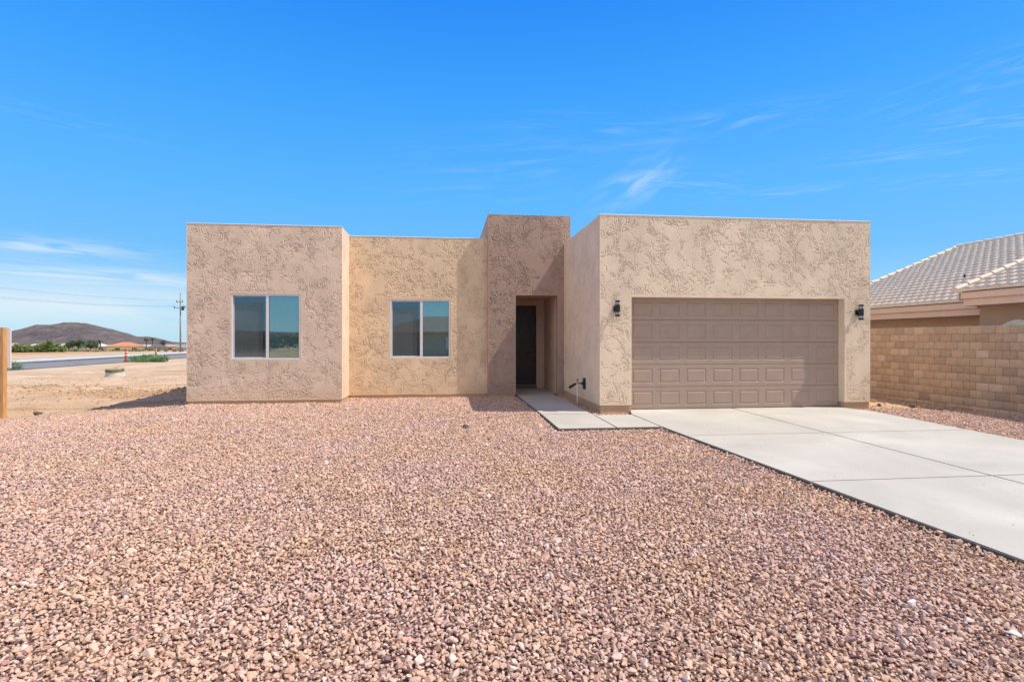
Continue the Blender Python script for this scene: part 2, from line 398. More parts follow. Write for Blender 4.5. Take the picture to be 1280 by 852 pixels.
# dark bottoms of the saw cuts
prism(bm, [(left_edge(y)+.03, y) for y in (11.6,11.14,9.645,3.77,-1.2,-5.9)][::-1]+[(right_edge(y)-.03, y) for y in (11.6,11.05,7,2,-5.9)], lambda x, y: slab_z(x, y)-.1, lambda x, y: slab_z(x, y)-.02)
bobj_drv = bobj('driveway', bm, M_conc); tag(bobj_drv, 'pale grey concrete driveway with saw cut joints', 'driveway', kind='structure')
bm = bmesh.new()
def slab(pts):
    tmp = bmesh.new(); prism(tmp, pts, lambda x, y: slab_z(x, y)-.12, lambda x, y: slab_z(x, y)-.002)
    bmesh.ops.recalc_face_normals(tmp, faces=tmp.faces)
    top = max(tmp.faces, key=lambda f: f.calc_center_median().z)
    bmesh.ops.bevel(tmp, geom=list(top.edges), offset=.008, segments=2, affect='EDGES')
    me = bpy.data.meshes.new('t'); tmp.to_mesh(me); tmp.free(); bm.from_mesh(me); bpy.data.meshes.remove(me)
slab([(1.62,15.36),(3.06,15.36),(3.06,17.28),(1.62,17.28)])
slab([(1.95,13.3),(2.99,13.3),(2.99,15.35),(1.95,15.35)])
slab([(1.96,11.3),(2.99,11.3),(2.99,13.29),(1.95,13.29)])
slab([(1.98,9.65),(3.02,9.65),(2.99,11.29),(1.96,11.29)])
slab([(3.035,9.65),(3.85,9.65),(3.79,11.08),(3.005,11.08)])
bm2 = bm
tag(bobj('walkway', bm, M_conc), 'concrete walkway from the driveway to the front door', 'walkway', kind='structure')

# gravel bed sheet
def bedmask_edge(x):
    return 14.02+.25*math.sin(x*1.3)+.15*math.sin(x*3.7+1)
bx = np.arange(-16, 3.9, .25); by_ = np.arange(-3, 14.3, .25)
def sheet(name, x0, x1, y0f, y1f, nxs, nys):
    xs = np.linspace(x0, x1, nxs); V = []
    for x in xs:
        for y in np.linspace(y0f(x), y1f(x), nys): V.append((x, y, 0))
    V = np.array(V); V[:,2] = gz(V[:,0], V[:,1])+.006
    I = np.arange(nxs*nys).reshape(nxs, nys)
    Q = np.stack([I[:-1,:-1], I[1:,:-1], I[1:,1:], I[:-1,1:]], -1).reshape(-1, 4)
    return V, Q
V1, Q1 = sheet('a', -16, 4.7, lambda x: -3.2, lambda x: bedmask_edge(x) if x < -6.3 else 15.3 if x < 1.95 else 15.3 if x<3.3 else 11.6, 90, 60)
V2, Q2 = sheet('b', 8.95, 12.36, lambda x: -3.2, lambda x: 11.95-.32*max(0, x-9.5)+.08*math.sin(x*4) , 20, 50)
V = np.vstack([V1, V2]); Q = np.vstack([Q1, Q2+len(V1)])
tag(npmesh('gravel_bed', V, Q, M_gbed, smooth=True), 'brown soil under the gravel yard', 'ground', kind='structure')

# gravel stones: hull rocks instanced on scattered points
rocks = bpy.data.collections.new('gravel_rock_shapes')
for k in range(12):
    bm = bmesh.new()
    sx, sy, sz = random.uniform(.8,1.25), random.uniform(.6,.95), random.uniform(.45,.75)
    for i in range(random.choice((13,16,20))):
        v = Vector((random.gauss(0,1), random.gauss(0,1), random.gauss(0,1))).normalized()*random.uniform(.82,1.08)
        bm.verts.new((v.x*sx*.5, v.y*sy*.5, v.z*sz*.5))
    r = bmesh.ops.convex_hull(bm, input=bm.verts)
    bmesh.ops.delete(bm, geom=[v for v in bm.verts if not v.link_faces], context='VERTS')
    bmesh.ops.bevel(bm, geom=bm.edges[:], offset=.022, segments=1, affect='EDGES')
    me = bpy.data.meshes.new('rock%d' % k); bm.to_mesh(me); bm.free(); me.materials.append(M_stone)
    rocks.objects.link(bpy.data.objects.new('gravel_rock', me))
def scatter():
    P = []
    sp = .0262
    xs = np.arange(-15.5, 12.4, sp); ysv = np.arange(.6, 15.3, sp)
    X, Y = np.meshgrid(xs, ysv, indexing='ij')
    X = (X+rng.uniform(-.5,.5,X.shape)*sp).ravel(); Y = (Y+rng.uniform(-.5,.5,Y.shape)*sp).ravel()
    # region the photograph (and a step aside) can see
    vis = (X > -1.02*Y-2.0)
    wob = .06*np.sin(X*9)+.05*np.sin(X*23+1)
    edgeL = 14.02+.25*np.sin(X*1.3)+.15*np.sin(X*3.7+1)+wob
    le = np.interp(Y, [-1.2,3.77,9.645], [4.75,4.37,3.86])-.012
    inL = (X < le)&(Y < 9.63)
    inL2 = (Y >= 9.63)&(X < 1.945)
    yard = (inL|inL2)
    yard &= ~((X > -6.19)&(X < -2.55)&(Y > 14.335))
    yard &= ~((X >= -2.55)&(X < 1.15)&(Y > 15.28))&~((X >= 1.15)&(Y > 15.16))
    yard &= ~((X < -6.15)&(Y > edgeL))
    strip = (X > 3.0)&(X < 3.24)&(Y > 11.1)&(Y < 15.14)
    patch = (X >= 3.24)&(X < 3.80)&(Y > 11.1)&(Y < 11.54)
    re = np.interp(Y, [-6,2,7,11.05,11.5,11.7], [9.5,9.25,9.1,9.1,8.85,8.85])+.012
    edgeR = 11.95-.32*np.clip(X-9.5, 0, 9)+wob
    right = (X > re)&(X < 12.35)&(Y < edgeR)&(Y > 5)&~((X < 9.5)&(Y > 11.54))
    thinR = rng.uniform(0, 1, X.shape) < sstep(0, .5, edgeR-Y)*.9+.1
    thinL = rng.uniform(0, 1, X.shape) < np.where(X < -6.15, sstep(0, .5, edgeL-Y)*.9+.1, 1)
    m = vis&((yard&thinL)|strip|patch|(right&thinR))
    X, Y, le = X[m], Y[m], le[m]; n = len(X)
    S = np.clip(rng.lognormal(-3.45, .30, n), .015, .075)
    near_ = np.clip(1-(le-X)/.12, 0, 1)*(Y < 9.6)*(X < le+.01)
    big = rng.uniform(0,1,n) < .006; S[big] *= 1.35
    Z = gz(X, Y)+.006+S*.22+rng.uniform(0, .014, n)+.016*fbm(X*1.1, Y*1.1, 2, 3)+.016*near_
    # stray stones kicked onto the dirt and the slabs
    k = 700
    ex = rng.uniform(-13, -6.3, k); ey = 14.1+rng.exponential(.8, k)
    rx = rng.uniform(9.6, 12.3, 260); ry = 11.6-.32*(rx-9.5)+rng.exponential(.7, 260)
    dx = 4.4+rng.exponential(.5, 26); dy = rng.uniform(4, 10, 26)
    ax = np.concatenate([ex, rx]); ay = np.concatenate([ey, ry]); az = gzd(ax, ay)+.008; aS = np.clip(rng.lognormal(-3.5, .3, len(ax)), .015, .06)
    dz = np.array([slab_z(0, y) for y in dy])+.006; dS = rng.uniform(.008, .02, len(dx))
    X = np.concatenate([X, ax, dx]); Y = np.concatenate([Y, ay, dy]); Z = np.concatenate([Z, az, dz]); S = np.concatenate([S, aS, dS])
    return np.stack([X, Y, Z], 1), S
P, S = scatter()
print('gravel stones', len(P))
me = bpy.data.meshes.new('gravel'); me.vertices.add(len(P)); me.vertices.foreach_set('co', P.astype(np.float32).ravel())
at = me.attributes.new('sc', 'FLOAT', 'POINT'); at.data.foreach_set('value', S.astype(np.float32))
rot = rng.uniform(0, 2*math.pi, (len(P), 3)); rot[:, :2] = rng.normal(0, .55, (len(P), 2))
at = me.attributes.new('rt', 'FLOAT_VECTOR', 'POINT'); at.data.foreach_set('vector', rot.astype(np.float32).ravel())
gv = link('gravel', me, M_stone)
tag(gv, 'pink and tan crushed rock gravel covering the front yard', 'gravel', kind='stuff')
ng = bpy.data.node_groups.new('scatter_gravel', 'GeometryNodeTree')
ng.interface.new_socket('Geometry', in_out='INPUT', socket_type='NodeSocketGeometry')
ng.interface.new_socket('Geometry', in_out='OUTPUT', socket_type='NodeSocketGeometry')
gi = ng.nodes.new('NodeGroupInput'); go = ng.nodes.new('NodeGroupOutput')
ip = ng.nodes.new('GeometryNodeInstanceOnPoints'); ci = ng.nodes.new('GeometryNodeCollectionInfo')
ci.inputs['Collection'].default_value = rocks; ci.inputs['Separate Children'].default_value = True; ci.inputs['Reset Children'].default_value = True
a1 = ng.nodes.new('GeometryNodeInputNamedAttribute'); a1.data_type = 'FLOAT'; a1.inputs[0].default_value = 'sc'
a2 = ng.nodes.new('GeometryNodeInputNamedAttribute'); a2.data_type = 'FLOAT_VECTOR'; a2.inputs[0].default_value = 'rt'
ip.inputs['Pick Instance'].default_value = True
ng.links.new(gi.outputs[0], ip.inputs['Points']); ng.links.new(ci.outputs[0], ip.inputs['Instance'])
ng.links.new([s for s in a2.outputs if s.enabled][0], ip.inputs['Rotation'])
ng.links.new([s for s in a1.outputs if s.enabled][0], ip.inputs['Scale']); ng.links.new(ip.outputs[0], go.inputs[0])
md = gv.modifiers.new('scatter', 'NODES'); md.node_group = ng

def scatter_obj(name, P, S, coll, mat, label, cat):
    me = bpy.data.meshes.new(name); me.vertices.add(len(P)); me.vertices.foreach_set('co', P.astype(np.float32).ravel())
    at = me.attributes.new('sc', 'FLOAT', 'POINT'); at.data.foreach_set('value', S.astype(np.float32))
    rot = rng.uniform(0, 2*math.pi, (len(P), 3)); rot[:, :2] = rng.normal(0, .5, (len(P), 2))
    at = me.attributes.new('rt', 'FLOAT_VECTOR', 'POINT'); at.data.foreach_set('vector', rot.astype(np.float32).ravel())
    o = link(name, me, mat); tag(o, label, cat, kind='stuff')
    g2 = ng.copy()
    for n_ in g2.nodes:
        if n_.bl_idname == 'GeometryNodeCollectionInfo': n_.inputs['Collection'].default_value = coll
    o.modifiers.new('scatter', 'NODES').node_group = g2
clods = bpy.data.collections.new('soil_clod_shapes')
for ro in list(rocks.objects)[:5]:
    me = ro.data.copy(); me.materials.clear(); me.materials.append(M_dirt); clods.objects.link(bpy.data.objects.new('soil_clod', me))
N_ = 9500
cx = rng.uniform(-30, -6.6, N_); ridge_y = 20.5+(cx+10)*-.35
cy = np.where(rng.uniform(0,1,N_) < .55, ridge_y+rng.normal(0, .9, N_), rng.uniform(14.2, 30, N_))
k1 = rng.uniform(9.7, 12.3, 350); k2 = rng.uniform(11.6, 16, 350)
cx = np.concatenate([cx, k1]); cy = np.concatenate([cy, k2]); m_ = (cx > -1.0*cy-1)&((cx > 9)|(cy > 14.3))&(cx > -25); cx, cy = cx[m_], cy[m_]
cS = np.clip(rng.lognormal(-3.1, .5, len(cx)), .015, .22)
scatter_obj('soil_clods', np.stack([cx, cy, gzd(cx, cy)+cS*.12], 1), cS, clods, M_dirt, 'loose crumbly tan soil clods on the bare dirt', 'soil')

def rock(name, x, y, s, mat, label, cat, group, seed, z=None):
    rr = random.Random(seed); bm = bmesh.new()
    for i in range(18):
        v = Vector((rr.gauss(0,1), rr.gauss(0,1), rr.gauss(0,1))).normalized()*rr.uniform(.8,1.1)
        bm.verts.new((v.x*s*.62, v.y*s*.45, v.z*s*.33))
    bmesh.ops.convex_hull(bm, input=bm.verts)
    bmesh.ops.delete(bm, geom=[v for v in bm.verts if not v.link_faces], context='VERTS')
    bmesh.ops.bevel(bm, geom=bm.edges[:], offset=s*.04, segments=1, affect='EDGES')
    o = bobj(name, bm, mat); o.location = (x, y, (gz1(x, y) if z is None else z)+s*.22); o.rotation_euler.z = rr.uniform(0, 6)
    return tag(o, label, cat, group)
rock('rock', .37, 10.2, .16, M_rockdark, 'dark grey rock alone on the pink gravel left of the walkway', 'rock', None, 3)
rock('rock', 3.05, 3.35, .085, M_rockpale, 'white and grey rock in the near gravel by the driveway, the farther of two', 'rock', None, 4)
rock('rock', 3.35, 2.95, .075, M_rockpale, 'flat pale rock in the near gravel by the driveway, the nearest to the camera', 'rock', None, 5)
rock('dirt_clod', -9.9, 15.0, .2, M_rockdark, 'dark brown clod of dirt near the wooden sign post', 'clod', None, 6)
for i, (x, y, s, lab) in enumerate([(9.95, 12.4, .16, 'dark clod on the dirt strip, nearest the garage corner'), (10.35, 12.3, .13, 'small dark clod on the dirt strip, between two other clods'), (11.0, 12.05, .17, 'dark clod on the dirt strip, nearest the block wall')]):
    rock('dirt_clod', x, y, s, M_rockdark, lab, 'clod', 'dark clods on the dirt beside the garage', 20+i)

# ------------------------------------------------------------------ stucco wall panels
def trowel(u, v, seed, amp, dense=1.0):
    """lace texture: smooth plateaus with clusters of short curved grooves"""
    u = u+.035*vn(u*3.1, v*3.1, seed+1)+.012*vn(u*11, v*11, seed+2); v = v+.035*vn(u*3.3+9, v*3.3, seed+3)+.012*vn(u*11, v*11, seed+4)
    cs = .31 if dense < .5 else .27
    gu = np.floor(u/cs); gv_ = np.floor(v/cs)
    best = np.full(u.shape, 9e9); bu = np.zeros_like(u); bv = np.zeros_like(u); ba = np.zeros_like(u)
    for i in (-1,0,1):
        for j in (-1,0,1):
            cu, cv = gu+i, gv_+j
            pu = (cu+.5+.9*(_h(cu, cv, seed+11)-.5))*cs; pv = (cv+.5+.9*(_h(cu, cv, seed+12)-.5))*cs
            d = (u-pu)**2+(v-pv)**2; m = d < best
            best = np.where(m, d, best); bu = np.where(m, u-pu, bu); bv = np.where(m, v-pv, bv); ba = np.where(m, _h(cu, cv, seed+13)*1.0+cu*13.7+cv*7.1, ba)
    ang = (_h(np.floor(ba*97), np.floor(ba*31), seed+14)-.5)*2.2+.35
    p = bu*np.cos(ang)+bv*np.sin(ang); q = -bu*np.sin(ang)+bv*np.cos(ang)
    q = q+2.2*p*p
    n = vn(p/.046+ba*3, (q+5.0*p*p)/.0125+ba*5, seed+20)*.74+vn(p/.024, q/.010+ba, seed+21)*.34+.28*vn(u*7, v*7, seed+22)
    gr = sstep(.20, .40, n)
    dist = np.sqrt(best)/cs
    mask = sstep(-.40*dense-.24*(1-dense), .05*dense+.10*(1-dense), fbm(u*2.9, v*2.9, seed+30, 3)*.7+(.7*dense+1.3*(1-dense))*(dist-.38))
    h = -gr*mask*amp
    global GROOVE
    GROOVE = gr*mask
    return h+.0025*fbm(u*2.2, v*2.2, seed+50, 3)
def stops(a, b, step, extra=()):
    pts = sorted(set([a, b]+[e for e in extra if a < e < b])); r = []
    for p, q in zip(pts, pts[1:]):
        n = max(1, int(math.ceil((q-p)/step))); r += list(np.linspace(p, q, n+1)[:-1])
    return np.array(r+[pts[-1]])
class Acc:
    def __init__(s): s.V = []; s.Q = []; s.n = 0; s.G = []
    def add(s, V, Q, G=None): s.G.append(np.zeros(len(V)) if G is None else G); s.V.append(V); s.Q.append(Q+s.n); s.n += len(V)
    def quad(s, a, b, c, d): s.add(np.array([a,b,c,d], dtype=float), np.array([[0,1,2,3]]))
    def panel(s, o, U, W, N, u0, u1, v0, v1, step, holes=(), seed=0, amp=.006, margin=.07):
        o, U, W, N = map(lambda t: np.array(t, dtype=float), (o, U, W, N))
        us = stops(u0, u1, step, [h[0] for h in holes]+[h[1] for h in holes]); vs = stops(v0, v1, step, [h[2] for h in holes]+[h[3] for h in holes])
        A, B = np.meshgrid(us, vs, indexing='ij')
        d = np.minimum.reduce([A-u0, u1-A, B-v0, v1-B])
        f = np.clip(d/.03, 0, 1)
        for h in holes:
            dx = np.maximum(np.maximum(h[0]-A, A-h[1]), 0); dy = np.maximum(np.maximum(h[2]-B, B-h[3]), 0)
            dd = np.hypot(dx, dy); f = f*np.clip((dd-.005)/margin, 0, 1)**1.3
        H = trowel(A, B, seed, amp, .25 if 120 <= seed < 200 else .75)*f
        P = o+A[...,None]*U+B[...,None]*W+H[...,None]*N
        nx, ny = A.shape; I = np.arange(nx*ny).reshape(nx, ny)
        Q = np.stack([I[:-1,:-1], I[1:,:-1], I[1:,1:], I[:-1,1:]], -1)
        cu = (A[:-1,:-1]+A[1:,1:])/2; cv = (B[:-1,:-1]+B[1:,1:])/2
        keep = np.ones(cu.shape, bool)
        for h in holes: keep &= ~((cu > h[0])&(cu < h[1])&(cv > h[2])&(cv < h[3]))
        Q = Q[keep].reshape(-1, 4)
        if np.dot(np.cross(U, W), N) < 0: Q = Q[:, ::-1]
        s.add(P.reshape(-1, 3), Q, (GROOVE*f*min(1, amp/.005)).ravel())
    def done(s, name, mat, parent, smooth=True):
        o = npmesh(name, np.vstack(s.V), np.vstack(s.Q), mat, parent, smooth)
        at = o.data.attributes.new('groove_shade', 'FLOAT', 'POINT'); at.data.foreach_set('value', np.concatenate(s.G).astype(np.float32))
        return o

house = empty('house', (0, 0, 0), label='single storey flat roofed desert house in tan trowelled stucco with attached garage', cat='house')
ST = .0085
def block(x0, x1, y0, y1, zb, zt, seed, mat, holes=(), right_h=None, left_h=None, amp=.006, label=None, deckz=.45, t=.2, lamp=.003):
    A = Acc()
    A.panel((0,y0,0), (1,0,0), (0,0,1), (0,-1,0), x0, x1, zb, zt, ST, holes, seed, amp)
    # sides (u runs along +Y)
    if left_h: A.panel((x0,0,0), (0,1,0), (0,0,1), (-1,0,0), y0, left_h, zb, zt, ST, (), seed+100, lamp); A.quad((x0,left_h,zb),(x0,y1,zb),(x0,y1,zt),(x0,left_h,zt))
    else: A.quad((x0,y0,zb),(x0,y1,zb),(x0,y1,zt),(x0,y0,zt))
    if right_h: A.panel((x1,0,0), (0,1,0), (0,0,1), (1,0,0), y0, right_h, zb, zt, ST, (), seed+200, lamp); A.quad((x1,right_h,zb),(x1,y1,zb),(x1,y1,zt),(x1,right_h,zt))
    else: A.quad((x1,y0,zb),(x1,y1,zb),(x1,y1,zt),(x1,y0,zt))
    A.quad((x0,y1,zb),(x1,y1,zb),(x1,y1,zt),(x0,y1,zt))
    # parapet top ring and inner faces
    a = (x0+t, x1-t, y0+t, y1-t); zd = zt-deckz
    A.quad((x0,y0,zt),(x1,y0,zt),(a[1],a[2],zt),(a[0],a[2],zt)); A.quad((x1,y0,zt),(x1,y1,zt),(a[1],a[3],zt),(a[1],a[2],zt))
    A.quad((x1,y1,zt),(x0,y1,zt),(a[0],a[3],zt),(a[1],a[3],zt)); A.quad((x0,y1,zt),(x0,y0,zt),(a[0],a[2],zt),(a[0],a[3],zt))
    for p, q in (((a[0],a[2]),(a[1],a[2])),((a[1],a[2]),(a[1],a[3])),((a[1],a[3]),(a[0],a[3])),((a[0],a[3]),(a[0],a[2]))):
        A.quad((*p,zd),(*q,zd),(*q,zt),(*p,zt))
    # bottom lip
    A.quad((x0,y0,zb),(x1,y0,zb) if not any(h[2] < zb+.01 for h in holes) else (x0,y0,zb),(x1,y0+.06,zb) if not any(h[2] < zb+.01 for h in holes) else (x0,y0+.06,zb),(x0,y0+.06,zb)) if not any(h[2] < zb+.01 for h in holes) else None
    # opening reveals
    for h in holes:
        dep = h[4]
        A.quad((h[0],y0,h[2]),(h[0],y0,h[3]),(h[0],y0+dep,h[3]),(h[0],y0+dep,h[2]))
        A.quad((h[1],y0,h[2]),(h[1],y0,h[3]),(h[1],y0+dep,h[3]),(h[1],y0+dep,h[2]))
        A.quad((h[0],y0,h[3]),(h[1],y0,h[3]),(h[1],y0+dep,h[3]),(h[0],y0+dep,h[3]))
        if h[2] > zb+.01: A.quad((h[0],y0,h[2]),(h[1],y0,h[2]),(h[1],y0+dep,h[2]),(h[0],y0+dep,h[2]))
    o = A.done('wall', mat, house)
    if label: o['label'] = label
    # flat faces must not be smoothed into neighbours: vertices are separate, so this is safe
    bm = bmesh.new(); box(bm, a[0]-.001, a[1]+.001, a[2]-.001, a[3]+.001, zd-.1, zd); bobj('roof_deck', bm, M_roofdeck, house)
LX0, LX1, LY, LT = -6.19, -2.55, 14.33, 4.31
MX1, MY, MT = 1.15, 15.35, 4.27
TY, TT, TX1 = 15.15, 4.91, 3.43
GX0, GX1, GY, GT = 3.25, 9.49, 11.55, 4.155
BACK = 25.0
WL = (-5.18, -3.54, 1.02, 2.63, .10); WM = (-1.48, .14, 1.01, 2.60, .10)
block(LX0, LX1, LY, BACK, .03, LT, 1, M_st_left, (WL,), right_h=MY+.02, label='left wing stucco wall with one window', amp=.009, lamp=.004)
block(LX1-.3, MX1+.3, MY, BACK-.1, .03, MT, 40, M_st_mid, (WM,), label='middle recessed stucco wall with one window', amp=.009)
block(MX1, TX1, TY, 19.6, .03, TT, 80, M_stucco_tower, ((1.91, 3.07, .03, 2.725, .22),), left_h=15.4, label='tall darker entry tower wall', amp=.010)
block(GX0, GX1, GY, BACK-.2, .12, GT, 120, M_st_gar, ((3.945, 8.865, .12, 2.425, .205),), left_h=15.2, label='garage stucco wall around the wide door', amp=.009, lamp=.0055)
# foundations
bm = bmesh.new(); e = .018
box(bm, LX0+e, LX1-e, LY+e, BACK-.05, -.5, .06)
box(bm, LX1-.1, MX1+.1, MY+e, BACK-.2, -.5, .06)
box(bm, MX1+e, 1.91-e, TY+e, TY+.3, -.5, .06); box(bm, 3.07+e, 3.3, TY+e, TY+.3, -.5, .06)
box(bm, GX0+e, 3.945-e*.5, GY+e, GY+.2, -.5, .14); box(bm, 8.865+e*.5, GX1-e, GY+e, GY+.2, -.5, .14)
box(bm, GX0+e+.0011, GX0+.22, GY+.19, BACK-.3, -.5, .139); box(bm, GX1-.22, GX1-e-.0011, GY+.19, BACK-.3, -.5, .139)
bobj('foundation', bm, M_stem, house)
# garage box behind the door jambs, porch inside the tower
bm = bmesh.new()
quad(bm, (1.60,TY+.22,-.02),(1.60,17.3,-.02),(1.60,17.3,2.745),(1.60,TY+.22,2.745))
quad(bm, (3.072,TY+.215,-.02),(3.072,17.3,-.02),(3.072,17.3,2.745),(3.072,TY+.215,2.745))
quad(bm, (1.60,TY+.22,2.745),(3.072,TY+.22,2.745),(3.072,17.3,2.745),(1.60,17.3,2.745))
quad(bm, (1.60,TY+.22,-.02),(1.91,TY+.22,-.02),(1.91,TY+.22,2.745),(1.60,TY+.22,2.745))
# back wall with the doorway
quad(bm, (2.83,17.3,-.02),(3.072,17.3,-.02),(3.072,17.3,2.745),(2.83,17.3,2.745))
quad(bm, (1.60,17.3,-.02),(1.81,17.3,-.02),(1.81,17.3,2.745),(1.60,17.3,2.745))
quad(bm, (1.81,17.3,2.575),(2.83,17.3,2.575),(2.83,17.3,2.745),(1.81,17.3,2.745))
bobj('porch_wall', bm, M_stucco, house)
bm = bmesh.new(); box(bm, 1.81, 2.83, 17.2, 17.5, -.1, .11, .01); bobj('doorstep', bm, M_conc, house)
# front door
bm = bmesh.new(); box(bm, 1.87, 2.77, 17.36, 17.41, .125, 2.52)
for (a0, a1, b0, b1) in ((2.0,2.64,1.26,2.36),(2.0,2.64,.98,1.14),(2.0,2.64,.30,.86)):
    for k, (ins, dep) in enumerate(((0,.02),(.035,.05))):
        box(bm, a0+ins, a1-ins, 17.352-dep*.6, 17.37, b0+ins, b1-ins, .006)
dr = bobj('front_door', bm, M_door, house); dr['label'] = 'dark brown panelled front door in shade'
bm = bmesh.new()
box(bm, 1.812, 1.868, 17.32, 17.45, .11, 2.573); box(bm, 2.772, 2.828, 17.32, 17.45, .11, 2.573); box(bm, 1.868, 2.772, 17.32, 17.45, 2.522, 2.573)
box(bm, 1.868, 2.772, 17.33, 17.42, .11, .124)
bobj('door_frame', bm, M_door, dr)
bm = bmesh.new(); cyl(bm, (2.70,17.36,1.12), (2.70,17.30,1.12), .028); cyl(bm, (2.72,17.30,1.12),(2.60,17.30,1.12), .011)
bobj('handle', bm, M_black, dr)
bm = bmesh.new(); cyl(bm, (2.70,17.36,1.27), (2.70,17.33,1.27), .026); bobj('deadbolt', bm, M_black, dr)

# garage door
gd = empty('garage_door', (0,0,0)); gd.parent = house; gd['label'] = 'wide taupe sectional garage door with raised panels'
X0, X1, YD = 3.95, 8.86, 11.75
def ring(bm, x0, x1, z0, z1, ya, ins, yb):
    a = [(x0,ya,z0),(x1,ya,z0),(x1,ya,z1),(x0,ya,z1)]; b = [(x0+ins,yb,z0+ins),(x1-ins,yb,z0+ins),(x1-ins,yb,z1-ins),(x0+ins,yb,z1-ins)]
    for i in range(4): quad(bm, a[i], a[(i+1)%4], b[(i+1)%4], b[i])
    return (x0+ins, x1-ins, z0+ins, z1-ins)
hs = .486; zb = .0
for s in range(5):
    bm = bmesh.new(); z0 = zb+s*hs+.003; z1 = zb+(s+1)*hs-.003
    pitch = (X1-X0)/8; xs = [X0]; pans = []
    for k in range(8):
        cx = X0+(k+.5)*pitch; pans.append((cx-.232, cx+.232))
    pz0, pz1 = z0+.085, z1-.085
    # face strips
    quad(bm, (X0,YD,z0+.008),(X1,YD,z0+.008),(X1,YD,pz0),(X0,YD,pz0)); quad(bm, (X0,YD,pz1),(X1,YD,pz1),(X1,YD,z1-.008),(X0,YD,z1-.008))
    quad(bm, (X0,YD+.01,z0),(X1,YD+.01,z0),(X1,YD,z0+.008),(X0,YD,z0+.008)); quad(bm, (X0,YD,z1-.008),(X1,YD,z1-.008),(X1,YD+.01,z1),(X0,YD+.01,z1))
    quad(bm, (X0,YD+.01,z1),(X1,YD+.01,z1),(X1,YD+.04,z1+.002),(X0,YD+.04,z1+.002)); quad(bm, (X0,YD+.01,z0),(X1,YD+.01,z0),(X1,YD+.04,z0),(X0,YD+.04,z0))
    prev = X0
    for a, b in pans:
        quad(bm, (prev,YD,pz0),(a,YD,pz0),(a,YD,pz1),(prev,YD,pz1)); prev = b
        r = ring(bm, a, b, pz0, pz1, YD, .012, YD+.010); r = ring(bm, *r, YD+.010, .012, YD+.010); r = ring(bm, *r, YD+.010, .022, YD-.002)
        quad(bm, (r[0],YD-.002,r[2]),(r[1],YD-.002,r[2]),(r[1],YD-.002,r[3]),(r[0],YD-.002,r[3]))
    quad(bm, (prev,YD,pz0),(X1,YD,pz0),(X1,YD,pz1),(prev,YD,pz1))
    me = bpy.data.meshes.new('door_section')
    bmesh.ops.remove_doubles(bm, verts=bm.verts, dist=.0001)
    bobj('door_section', bm, M_gdoor, gd)
bm = bmesh.new(); box(bm, X0, X1, YD-.004, YD+.03, -.02, .003); bobj('bottom_seal', bm, M_rubber, gd)
bm = bmesh.new()
box(bm, 3.9, 3.945, 11.70, 11.77, -.02, 2.42); box(bm, 8.866, 8.9, 11.70, 11.77, -.02, 2.42); box(bm, 3.9, 8.9, 11.765, 11.81, -.02, 2.46)
bobj('door_backing', bm, M_gdoor, gd)

# windows
def window(h, y, label):
    x0, x1, z0, z1, _ = h; f = .045; xm_ = (x0+x1)/2+.03; y0 = y+.008; y1 = y+.10
    bm = bmesh.new()
    box(bm, x0+.003, x0+f, y0, y1, z0+.003, z1-.003, .003); box(bm, x1-f, x1-.003, y0, y1, z0+.003, z1-.003, .003)
    box(bm, x0+f, x1-f, y0, y1, z1-f, z1-.003, .003); box(bm, x0+f, x1-f, y0, y1, z0+.003, z0+f, .003)
    box(bm, xm_-.034, xm_+.034, y0+.006, y1, z0+f, z1-f, .003)
    w = bobj('window', bm, M_vinyl, house); w['label'] = label
    bm = bmesh.new(); a0, a1, b0, b1 = x0+f, xm_-.034, z0+f, z1-f; s = .028
    yy = y0+.035
    box(bm, a0+.001, a0+s, yy, yy+.03, b0, b1, .002); box(bm, a1-s*.5, a1-.001, yy, yy+.03, b0, b1, .002); box(bm, a0+s, a1-s*.5, yy, yy+.03, b1-s, b1, .002); box(bm, a0+s, a1-s*.5, yy, yy+.03, b0, b0+s*.8, .002)
    bobj('sash', bm, M_sash, w)
    bm = bmesh.new(); quad(bm, (a0+.01,yy+.024,b0+.01),(a1-.005,yy+.024,b0+.01),(a1-.005,yy+.024,b1-.01),(a0+.01,yy+.024,b1-.01)); bobj('pane', bm, M_glassd, w)
    bm = bmesh.new(); quad(bm, (a0+s,yy+.018,b0+s),(a1-.085,yy+.018,b0+s),(a1-.085,yy+.018,b1-.16),(a0+s,yy+.018,b1-.16)); bobj('screen', bm, M_screen, w)
    bm = bmesh.new(); quad(bm, (xm_+.036,y0+.02,z0+f+.002),(x1-f-.002,y0+.02,z0+f+.002),(x1-f-.002,y0+.02,z1-f-.002),(xm_+.036,y0+.02,z1-f-.002)); bobj('pane', bm, M_glass, w)
    bm = bmesh.new(); box(bm, xm_+.034, xm_+.042, y0+.012, y0+.03, z0+f, z1-f); box(bm, x1-f-.008, x1-f, y0+.012, y0+.03, z0+f, z1-f); box(bm, xm_+.042, x1-f-.008, y0+.012, y0+.03, z0+f, z0+f+.008); box(bm, xm_+.042, x1-f-.008, y0+.012, y0+.03, z1-f-.008, z1-f)
    bobj('gasket', bm, M_black, w)
window(WL, LY, 'white framed sliding window in the left wing'); window(WM, MY, 'white framed sliding window in the recessed middle wall')
# thin metal drip edge along the parapet tops
for x0, x1, y, z in ((LX0, LX1, LY, LT), (LX1, MX1, MY, MT), (GX0, GX1, GY, GT)):
    bm = bmesh.new(); box(bm, x0-.004, x1+.004 if x1 != MX1 else x1-.002, y-.008, y+.19, z+.001, z+.02, .007); bobj('parapet_coping', bm, M_white, house)

